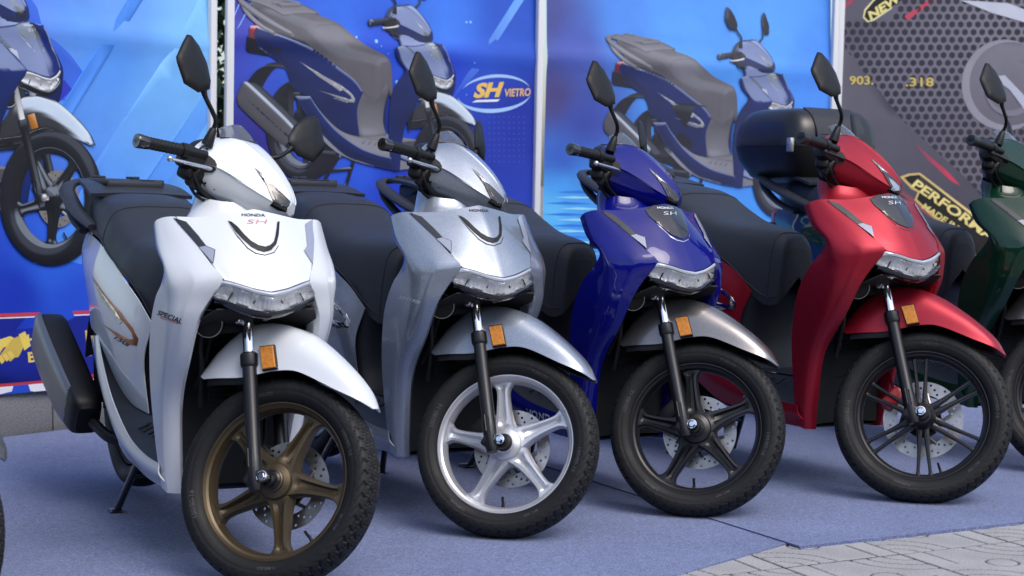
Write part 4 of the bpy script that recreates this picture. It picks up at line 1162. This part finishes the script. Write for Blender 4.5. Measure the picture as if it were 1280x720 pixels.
class Banner:
    def __init__(s, A, B, h0, h1, label, seed, tilt=1.2):
        s.A = np.array(A); d = np.array(B) - s.A; s.w = np.linalg.norm(d); s.h0, s.h1 = h0, h1; a = math.atan2(d[1], d[0]); s.seed = seed
        s.M = Matrix.Translation((A[0], A[1], 0)) @ Matrix.Rotation(a, 4, 'Z') @ Matrix.Rotation(R(tilt), 4, 'Y')
        s.Mi = s.M.inverted(); s.root = empty('banner', s.M); tag(s.root, label, 'banner', 'printed banners standing behind the scooters'); s.fold = None
        rs = np.random.RandomState(seed); s.ph = rs.rand(8) * 6.28
    def at(s, px):
        o = s.Mi @ Vector(CAMP); d = s.Mi.to_3x3() @ Vector(ray(px)); t = -o.y / d.y; p = o + d * t; return (p.x, p.z)
    def y(s, x, z):
        p = s.ph; w = .004 * math.sin(x * 3.2 + p[0] + .6 * math.sin(z * 2)) + .003 * math.sin(x * 7 + z * 2.2 + p[1]) + .0025 * math.sin(z * 5.1 + p[2] + x)
        low = max(0, (s.h0 + .35 - z)); w += .03 * low * math.sin(x * 5 + p[3])
        if s.fold is not None:
            dz = z - s.fold; w += .06 * max(0, dz) - .010 * math.exp(-(dz / .05) ** 2)
        return w
    def part(s, name, V, Fc, cols, lift, dep=None):
        mb = MB(); mb.add([(x, s.y(x, z) - lift - (0 if dep is None else dep[i]), z) for i, (x, z) in enumerate(V)], Fc); m = mb.mesh(name, 60)
        at = m.color_attributes.new('ink', 'FLOAT_COLOR', 'POINT'); c = np.ones((len(m.vertices), 4), np.float32)
        c[:, :3] = np.array(cols, np.float32) if np.ndim(cols) == 2 else np.array([cols] * len(m.vertices), np.float32)
        at.data.foreach_set('color', c.reshape(-1)); return link(name, m, 'banner_vinyl', s.root)
    def sheet(s, ctrl):
        nu, nv = 60, 70; xs = np.linspace(.02, s.w - .02, nu); zs = np.linspace(s.h0, s.h1, nv); P = [(x, z) for x in xs for z in zs]
        K = [(np.array(s.at(px)), np.array(ink(c))) for px, c in ctrl]; cols = []
        for x, z in P:
            ws = np.array([1 / ((k[0][0] - x) ** 2 + (k[0][1] - z) ** 2 + .003) ** 1.6 for k in K]); cols.append((ws[:, None] * np.array([k[1] for k in K])).sum(0) / ws.sum())
        Fc = [(i * nv + j, (i + 1) * nv + j, (i + 1) * nv + j + 1, i * nv + j + 1) for i in range(nu - 1) for j in range(nv - 1)]
        return s.part('sheet', P, Fc, np.array(cols), 0)
    def shape(s, name, pxs, col, lift, step=.07, blend=None):
        poly = [s.at(p) for p in pxs]
        poly = [(min(max(x, .021), s.w - .021), min(max(z, s.h0), s.h1)) for x, z in poly]
        V, Fc = fill2d(poly, (), step)
        if blend is None: cols = ink(col)
        else:
            a, b_, c2 = blend; a = np.array(s.at(a)); b_ = np.array(s.at(b_)); d = b_ - a; c1 = np.array(ink(col)); c2 = np.array(ink(c2))
            cols = np.array([c1 + (c2 - c1) * min(1, max(0, ((np.array(p) - a) @ d) / (d @ d))) for p in V])
        return s.part(name, V, Fc, cols, lift)
    def text(s, name, txt, p0, p1, h, col, lift, bold=0, shear=0):
        V, Fc = px_text(txt, p0, p1, h, bold, shear); return s.part(name, [s.at(p) for p in V], Fc, ink(col), lift)
    def posts(s, which, z1=2.6):
        for x in which:
            mb = MB(); mb.box((x, -.006, z1 / 2), (.036, .03, z1), bev=.003); link('post', mb.mesh('post', 30), 'post_white', s.root)
        mb = MB(); mb.box((s.w / 2, .03, s.h1 + .02), (s.w, .025, .03), bev=.003); mb.box((s.w / 2, .03, s.h0 + .02), (s.w, .02, .02), bev=.003); link('cross_rail', mb.mesh('cross_rail', 30), 'post_white', s.root)

def sight(px_x, Z):  # plan position on the sight line through a column of pixels, at depth Z
    return ((px_x - 640) / F_PX * Z, Z)
b1A, b1B = sight(-115, 6.45), sight(261, 7.63)
b2A, b2B = sight(276, 7.66), sight(668, 8.66)
b3A, b3B = sight(670, 8.68), sight(1033, 9.42)
b4A, b4B = sight(1036, 9.43), sight(1420, 9.95)
B1 = Banner(b1A, b1B, .19, 2.5, 'light blue banner printed with a blue scooter beside a handshake strip', 1)
B2 = Banner(b2A, b2B, .19, 2.5, 'dark blue banner with a printed scooter and a gold oval logo', 2)
B3 = Banner(b3A, b3B, .19, 2.5, 'blue banner with a printed scooter above rippling water', 3)
B4 = Banner(b4A, b4B, .19, 2.5, 'dark grey hexagon banner with red stripes and gold lettering', 4)
B1.fold = B1.at((140, 45))[1]; B2.fold = B2.at((470, 58))[1]; B3.fold = B3.at((830, 80))[1]

# print of a scooter: the scooter model seen from a front quarter, pressed flat on the vinyl
def scooter_print(cfgp, az, el):
    root = make_scooter(dict(M=Matrix.Identity(4), **cfgp)); parts = []
    def walk(o, M):
        M2 = M @ o.matrix_basis
        if o.type == 'MESH': parts.append((o.data, M2, o.material_slots[0].material))
        for c in o.children: walk(c, M2)
    for c in root.children: walk(c, Matrix.Identity(4))
    v = np.array([math.cos(az) * math.cos(el), -math.sin(az) * math.cos(el), math.sin(el)]); u = np.array([math.sin(az), math.cos(az), 0]); w = np.cross(v, u)
    L = np.array([.55, -.25, .80]); L /= np.linalg.norm(L); VV = []; FF = []; CC = []; off = 0
    for me, M, m in parts:
        if m.name in ('lens_glass', 'visor_plastic') or me.name.startswith('inner_fairing'): continue
        Ma = np.array(M); n = len(me.vertices); co = np.empty(n * 3); me.vertices.foreach_get('co', co); co = co.reshape(-1, 3) @ Ma[:3, :3].T + Ma[:3, 3]
        no = np.empty(n * 3); me.vertex_normals.foreach_get('vector', no); no = no.reshape(-1, 3) @ Ma[:3, :3].T; no /= np.maximum(np.linalg.norm(no, axis=1, keepdims=True), 1e-9)
        b = m.node_tree.nodes['Principled BSDF']; base = np.array(b.inputs['Base Color'].default_value[:3]); me_ = b.inputs['Metallic'].default_value; ct = b.inputs['Coat Weight'].default_value; ro = b.inputs['Roughness'].default_value
        base = {'blue_paint': np.array([.004, .02, .17]), 'seat_vinyl': np.array([.15, .143, .155]), 'grey_plastic': np.array([.20, .195, .215]), 'black_plastic': np.array([.012, .012, .018]), 'tyre_rubber': np.array([.014, .014, .02]), 'gunmetal_paint': np.array([.06, .06, .07])}.get(m.name, base)
        s = np.sign(no @ v); s[s == 0] = 1; no = no * s[:, None]
        dif = .35 + .75 * np.clip(no @ L, 0, 1); rf = 2 * (no @ v)[:, None] * no - v; up = np.clip((rf[:, 2] - .38) / .22, 0, 1); up = up * up * (3 - 2 * up)
        fres = .05 + .5 * (1 - np.clip(no @ v, 0, 1)) ** 3
        gl = ct * (fres * 1.8 + .16) + me_ * .55 + (1 - ro) * .12
        col = base[None] * dif[:, None] * (1 - .4 * me_) + (up * gl)[:, None] * np.array([.72, .85, 1.0]) + .006 * np.array([.6, .7, 1.0])
        fc = [tuple(p.vertices) for p in me.polygons]
        VV.append(np.stack([co @ u, co @ w, co @ v], 1)); CC.append(col); FF += [tuple(i + off for i in f) for f in fc]; off += n
    bpy_objs = [root] + list(root.children_recursive)
    for o in bpy_objs: bpy.data.objects.remove(o)
    return np.concatenate(VV), FF, np.clip(np.concatenate(CC), 0, .85)
PR = scooter_print(dict(steer=16, paint='blue_paint', fender='gunmetal_paint', rim='rim_black', badge='smoked', flat_print=True), R(47), R(6))
def put_print(B, anchor_local, px, ppm, washed=0.0, tint=(.3, .3, .42)):
    V, Fc, C = PR; az, el = R(47), R(6)
    v = np.array([math.cos(az) * math.cos(el), -math.sin(az) * math.cos(el), math.sin(el)]); u = np.array([math.sin(az), math.cos(az), 0]); w = np.cross(v, u)
    a = np.array(anchor_local); au, aw = a @ u, a @ w; x0, z0 = B.at(px); x1, _ = B.at((px[0] + 50, px[1])); k = (x1 - x0) / 50 * ppm
    X = x0 + (V[:, 0] - au) * k; Z = z0 + (V[:, 1] - aw) * k
    ok = (X > .022) & (X < B.w - .022) & (Z > B.h0) & (Z < B.h1)
    idx = -np.ones(len(V), int); idx[ok] = np.arange(ok.sum()); F2 = [tuple(idx[i] for i in f) for f in Fc if all(ok[i] for i in f)]
    dep = (V[ok, 2] - V[:, 2].min()) * .004
    col = C[ok] * (1 - washed) + np.array(tint) * washed
    B.part('printed_scooter', list(zip(X[ok], Z[ok])), F2, col, .0035, dep)

# banner 1
B1.sheet([((-60, 60), (40, 90, 215)), ((20, 30), (85, 140, 240)), ((150, 20), (95, 160, 248)), ((240, 20), (110, 185, 255)), ((140, 70), (66, 145, 238)), ((60, 330), (20, 95, 225)), ((200, 120), (88, 165, 250)), ((240, 200), (70, 150, 245)),
          ((20, 370), (8, 50, 185)), ((100, 380), (15, 75, 210)), ((200, 330), (35, 115, 235)), ((-60, 300), (20, 60, 190)), ((200, -80), (100, 170, 250))])
B1.shape('printed_band', [(262, -22), (262, 108), (112, 330), (40, 330)], (112, 188, 254), .0010, blend=((240, 20), (110, 300), (52, 132, 240)))
B1.shape('printed_band', [(185, -40), (205, -40), (60, 190), (28, 208)], (60, 138, 238), .0010)
B1.shape('printed_band', [(262, 150), (262, 230), (196, 330), (144, 330)], (100, 175, 252), .0012, blend=((262, 170), (170, 320), (45, 125, 238)))
B1.shape('printed_shard', [(28, -10), (40, 0), (105, 92), (80, 126), (60, 110), (20, 30)], (45, 100, 220), .0016)
B1.shape('printed_shard', [(80, 100), (90, 112), (72, 128), (60, 130), (60, 110)], (40, 50, 190), .0020)
B1.shape('printed_strip', [(-130, 401), (108, 391), (262, 382), (262, 466), (108, 474), (-130, 488)], (18, 38, 150), .0010)
B1.shape('printed_line', [(-130, 397), (108, 388), (262, 379), (262, 383), (108, 392), (-130, 402)], (205, 45, 60), .0016)
B1.shape('printed_line', [(-130, 402.5), (108, 392.5), (262, 383.5), (262, 385), (108, 394), (-130, 404)], (225, 228, 240), .0016)
B1.shape('printed_line', [(-130, 490), (60, 472), (108, 468), (262, 455), (262, 460), (108, 473), (60, 478), (-130, 496)], (190, 40, 60), .0016)
B1.shape('printed_line', [(-130, 496), (60, 478), (108, 473.5), (262, 460), (262, 470), (108, 484), (60, 489), (-130, 507)], (225, 226, 236), .0016)
# handshake mark: two clasped hands drawn as cuffs, palms and fingers
GOLD = (228, 200, 60)
B1.shape('printed_hand', [(-34, 436), (-14, 426), (0, 424), (12, 420), (20, 424), (14, 432), (4, 434), (-4, 446), (-20, 448)], GOLD, .0018, .02)
B1.shape('printed_hand', [(30, 428), (22, 420), (14, 424), (5, 436), (-2, 446), (2, 452), (8, 448), (12, 452), (17, 447), (22, 446), (26, 438)], (206, 176, 48), .0022, .02)
B1.shape('printed_cuff', [(22, 418), (30, 414), (37, 432), (29, 438)], GOLD, .0026, .02)
for k in range(3): B1.shape('printed_finger', [(-4 + k * 6, 447 - k * 3), (0 + k * 6, 444 - k * 3), (5 + k * 6, 451 - k * 3), (1 + k * 6, 455 - k * 3)], GOLD, .0028, .02)
B1.text('printed_lettering', 'H', (34, 431), (43, 430), 13, GOLD, .0018, .03)
B1.text('printed_lettering', 'BI', (34, 453), (48, 452), 13, GOLD, .0018, .03)
B1.text('printed_lettering', 'I', (108, 445), (113, 444.5), 32, GOLD, .0018, .03)
put_print(B1, (1.353, 0, .283), (62, 248), 245, .0)
B1.posts([B1.w - .012], 2.7)
# banner 2
B2.sheet([((285, 20), (60, 60, 170)), ((300, 200), (48, 40, 130)), ((350, 20), (40, 90, 215)), ((420, 30), (30, 105, 228)), ((470, 120), (16, 62, 205)), ((560, 30), (42, 120, 235)), ((640, 20), (30, 85, 200)), ((650, 150), (20, 45, 160)),
          ((600, 200), (24, 50, 165)), ((500, 240), (20, 55, 190)), ((450, 200), (25, 85, 215)), ((400, 300), (28, 70, 190)), ((640, 300), (25, 60, 180)), ((470, 70), (22, 75, 210)), ((560, 90), (18, 60, 200)), ((460, -60), (35, 110, 230))])
B2.shape('printed_ray', [(652, -10), (664, -10), (598, 90), (560, 130)], (95, 165, 250), .0010, blend=((650, 0), (575, 120), (26, 70, 205)))
B2.shape('printed_ray', [(318, -4), (320, -4), (279, 52), (279, 48)], (120, 165, 245), .0010)
B2.shape('printed_ray', [(303, -4), (305, -4), (279, 30), (279, 27)], (110, 155, 240), .0010)
rs = np.random.RandomState(9)
for k in range(46):
    x, y, r_ = 400 + 200 * rs.rand(), 20 + 190 * rs.rand(), .6 + 2.0 * rs.rand() ** 2
    B2.shape('printed_spark', [(x + r_ * math.cos(t), y + r_ * 1.2 * math.sin(t)) for t in np.linspace(0, 6.28, 7, endpoint=False)], (120, 190, 255), .0012, None)
for i in range(8):
    for j in range(9): B2.shape('printed_dot', [(612 + i * 6.2 + q[0], 146 + j * 7 + q[1]) for q in ((-1, 0), (0, -1.2), (1, 0), (0, 1.2))], (48, 84, 190), .0010, None)
put_print(B2, (.66, -.10, .79), (457, 84), 180, .05, (.16, .16, .24))
def arc_band(B, name, c, rx, ry, a0, a1, w, col, lift, rot=-.06):
    pts = []
    for r_, seq in ((1, np.linspace(a0, a1, 26)), (0, np.linspace(a1, a0, 26))):
        for a in seq:
            tt = (a - a0) / (a1 - a0); ww = w * math.sin(math.pi * min(max(tt, .02), .98)) * (1 if r_ else 0)
            x, y = (rx + ww) * math.cos(a), (ry + ww) * math.sin(a); pts.append((c[0] + x * math.cos(rot) - y * math.sin(rot), c[1] + x * math.sin(rot) + y * math.cos(rot)))
    B.shape(name, pts, col, lift, .05)
arc_band(B2, 'logo_ring', (620, 116), 44, 19, -2.75, -.25, 4.0, (150, 190, 245), .0016)
arc_band(B2, 'logo_ring', (618, 118), 46, 18, .25, 3.05, 5.0, (150, 190, 245), .0016)
B2.text('logo_letters', 'SH', (592, 123), (632, 121), 19, (225, 180, 60), .0024, .05, .35)
B2.text('logo_letters', 'VIETRO', (632, 121), (664, 120), 10, (215, 170, 110), .0024, .03, .2)
B2.shape('logo_underline', [(596, 125), (626, 124), (622, 127), (590, 128)], (215, 225, 245), .0020, None)
B2.posts([.012, B2.w - .016], 2.7)
# banner 3
B3.sheet([((680, 20), (75, 80, 150)), ((690, 120), (76, 68, 128)), ((720, 60), (70, 90, 180)), ((730, 150), (58, 76, 168)), ((780, 30), (66, 140, 235)), ((850, 40), (72, 158, 248)), ((960, 40), (72, 158, 250)), ((1020, 90), (60, 140, 240)),
          ((700, 200), (44, 90, 190)), ((700, 235), (45, 150, 235)), ((690, 260), (72, 185, 250)), ((720, 300), (40, 150, 240)), ((960, 300), (50, 150, 240)), ((1000, 200), (55, 140, 240)), ((850, 130), (60, 150, 246)), ((860, -60), (64, 140, 240)), ((700, 380), (30, 120, 225)), ((1000, 400), (30, 110, 220))])
for k in range(16):
    y = 240 + k * 7; x = 672 + rs.rand() * 30
    B3.shape('printed_ripple', [(x, y), (x + 26, y - 2), (x + 60, y + .5), (x + 28, y + 1.5)], (130, 210, 255) if k % 2 else (24, 120, 220), .0010, None)
put_print(B3, (.66, -.10, .79), (893, 120), 158, .10, (.22, .22, .30))
B3.posts([B3.w - .008], 2.7)
# banner 4
B4.sheet([((1050, 20), (92, 90, 104)), ((1050, 200), (98, 96, 108)), ((1150, 80), (112, 108, 122)), ((1250, 30), (120, 118, 130)), ((1200, 200), (104, 98, 110)), ((1120, 200), (90, 88, 102)), ((1100, 330), (80, 78, 90)), ((1270, 250), (90, 86, 98)), ((1150, -80), (96, 94, 106))])
hexes = []; hf = []; hs = 5.4
for r_ in range(-4, 38):
    for c in range(-2, 34):
        x = 1050 + c * hs * 2.0 + (hs if r_ % 2 else 0); y = -8 + r_ * hs * 1.78
        # the mesh print ends at the dark diagonal panel
        if y > 100 + (x - 1060) * .78 + 60 - 40 and x < 1190: continue
        if x < 1052 or x > 1330 or y > 262: continue
        if y < 30 - (x - 1060) * .02 and x < 1120: continue
        if (x - 1262) ** 2 / 1.1 + (y - 105) ** 2 < 52 ** 2: continue
        o = len(hexes); hexes += [(x + 4.1 * math.cos(R(60 * k + 30)), y + 4.2 * math.sin(R(60 * k + 30))) for k in range(6)]; hf.append(tuple(range(o, o + 6)))
B4.part('printed_hexagons', [B4.at(p) for p in hexes], hf, ink((52, 50, 62)), .0014)
B4.shape('printed_panel', [(1040, 30), (1056, 60), (1130, 152), (1200, 216), (1290, 300), (1290, 420), (1040, 420)], (94, 92, 104), .0018, blend=((1080, 120), (1150, 330), (70, 66, 78)))
B4.shape('printed_stripe', [(1142, 178), (1184, 214), (1200, 232), (1188, 226), (1160, 200)], (205, 40, 80), .0024, blend=((1190, 225), (1145, 180), (120, 70, 90)))
B4.shape('printed_stripe', [(1110, 226), (1140, 246), (1215, 318), (1215, 345), (1160, 300)], (200, 30, 50), .0022, blend=((1190, 315), (1115, 228), (105, 80, 92)))
B4.shape('printed_stripe', [(1130, 20), (1190, -20), (1198, -20), (1134, 26)], (190, 60, 85), .0022)
B4.shape('printed_stripe', [(1040, 6), (1075, -12), (1083, -12), (1040, 12)], (170, 60, 85), .0022)
B4.shape('sign_outline', [(1125, 221), (1136, 217), (1150, 216), (1290, 322), (1290, 392), (1143, 250), (1147, 240), (1139, 236)], (205, 175, 95), .0030, .08)
B4.shape('sign_panel', [(1130, 222), (1138, 219.5), (1149, 218.5), (1290, 325), (1290, 388), (1146, 249), (1150, 239), (1142, 234)], (36, 34, 34), .0036, .08)
B4.text('sign_letters', 'PERFORMANCE', (1138, 233), (1138 + 140, 233 + 98), 12.5, (225, 205, 110), .0046, .03, .1)
B4.text('sign_letters', 'MADE IN', (1151, 260), (1194, 289), 8, (215, 195, 100), .0046, .03, .1)
B4.shape('badge_outline', [(1078, 22), (1080, 12), (1094, -4), (1160, -40), (1175, -30), (1092, 26), (1084, 28)], (225, 215, 150), .0030, None)
B4.shape('badge_panel', [(1080, 21), (1082, 13), (1095, -2), (1160, -37), (1172, -29), (1092, 23), (1085, 26)], (34, 34, 36), .0036, None)
B4.text('badge_letters', 'NEW', (1088, 26), (1128, -1), 11, (225, 210, 120), .0046, .04, .2)
B4.text('phone_number', '903.', (1062, 106), (1092, 106), 11, (205, 180, 70), .0046, .02)
B4.text('phone_number', '.318', (1132, 108), (1167, 108), 11, (205, 180, 70), .0046, .02)
# grey machine detail at the right of the print
arc_band(B4, 'printed_fairing', (1262, 105), 50, 52, .6, 5.2, 10, (140, 138, 150), .0022, 0)
arc_band(B4, 'printed_fairing', (1262, 105), 30, 33, -1.2, 3.2, 8, (120, 118, 132), .0026, 0)
B4.shape('printed_fairing', [(1200, 0), (1260, 4), (1300, 20), (1300, 34), (1240, 16)], (186, 190, 205), .0026)
B4.shape('printed_fairing', [(1240, 96), (1262, 112), (1290, 150), (1290, 130), (1256, 94)], (176, 180, 196), .0030)
B4.posts([.006], 2.7)

# low granite plinth behind the carpet, below the banners
pl = empty('low_wall'); tag(pl, 'low grey granite plinth along the foot of the banners', 'wall')
base = [np.array(sight(-160, 6.28)), np.array(sight(263, 7.60)), np.array(sight(670, 8.64)), np.array(sight(1034, 9.39)), np.array(sight(1420, 9.92))]
for a, b_ in zip(base[:-1], base[1:]):
    L_ = np.linalg.norm(b_ - a); n = max(1, round(L_ / .42)); d = (b_ - a) / L_; nn = np.array([-d[1], d[0]]); an = math.atan2(d[1], d[0])
    for k in range(n):
        c = a + d * (k + .5) * L_ / n + nn * .16
        mb = MB(); mb.box((0, 0, 0), (L_ / n - .006, .22, .19), bev=.006)
        link('slab', mb.mesh('slab', 30), 'granite', pl, Matrix.Translation((c[0], c[1], .079 + .002 * random.random())) @ Matrix.Rotation(an, 4, 'Z'))
mb = MB()
for a, b_ in zip(base[:-1], base[1:]):
    d = (b_ - a) / np.linalg.norm(b_ - a); nn = np.array([-d[1], d[0]]); q = [(*(a + nn * .075), -.02), (*(b_ + nn * .075), -.02), (*(b_ + nn * .075), .165), (*(a + nn * .075), .165)]
    mb.add(q, [(0, 1, 2, 3)])
link('mortar_core', mb.mesh('mortar_core', 0), 'concrete', pl)

# hedge glimpsed through the gap between two banners
def leaf_mat(nt, b):
    col = ramp(nt, noise(nt, 9, 3), [(.3, (.02, .05, .015)), (.55, (.05, .10, .03)), (.75, (.10, .16, .06))]); nt.links.new(col, b.inputs['Base Color']); b.inputs['Roughness'].default_value = .5
tex_mat('leaf', leaf_mat)
mb = MB(); c0 = np.array(sight(268, 8.6))
for k in range(6500):
    p = np.array([c0[0] + (rs.rand() - .5) * 1.3, c0[1] + (rs.rand() - .5) * .6, .1 + 2.3 * rs.rand()]); a, b_ = rs.randn(3), rs.randn(3); a /= np.linalg.norm(a); b_ -= a * (a @ b_); b_ /= np.linalg.norm(b_); s = .03 + .03 * rs.rand()
    mb.add([p - a * s, p + b_ * s * .45, p + a * s, p - b_ * s * .45], [(0, 1, 2, 3)])
hd = empty('hedge', Matrix.Translation((0, 0, 0))); tag(hd, 'green hedge behind the narrow gap between the two left banners', 'hedge')
o = link('foliage', mb.mesh('foliage', 0), 'leaf', hd); o['kind'] = 'stuff'
st = MB()
for k in range(5): x = c0[0] + (k - 2) * .22; st.tube([(x, c0[1], -.03), (x + .04, c0[1] + .03, 1.0), (x - .03, c0[1], 2.2)], [.02, .014, .006], 8)
link('stems', st.mesh('stems'), 'black_plastic', hd)

# unseen tree row added behind the camera to put dark reflections in the paint
mb = MB(); tr = np.random.RandomState(21)
for k in range(42000):
    x = -34 + 68 * tr.rand(); cl = math.sin(x * .9) + .6 * math.sin(x * 2.3 + 1); zt = 5.6 + 1.3 * cl
    p = np.array([x, -9.5 - 4 * tr.rand(), .4 + (zt - .4) * tr.rand() ** .8]); a, b_ = tr.randn(3), tr.randn(3); a /= np.linalg.norm(a); b_ -= a * (a @ b_); b_ /= np.linalg.norm(b_); q = .20 + .26 * tr.rand()
    mb.add([p - a * q, p + b_ * q * .5, p + a * q, p - b_ * q * .5], [(0, 1, 2, 3)])
tag(link('reflection_trees', mb.mesh('reflection_trees', 0), 'leaf'), 'unseen row of trees added behind the camera for dark reflections', 'trees', kind='stuff')
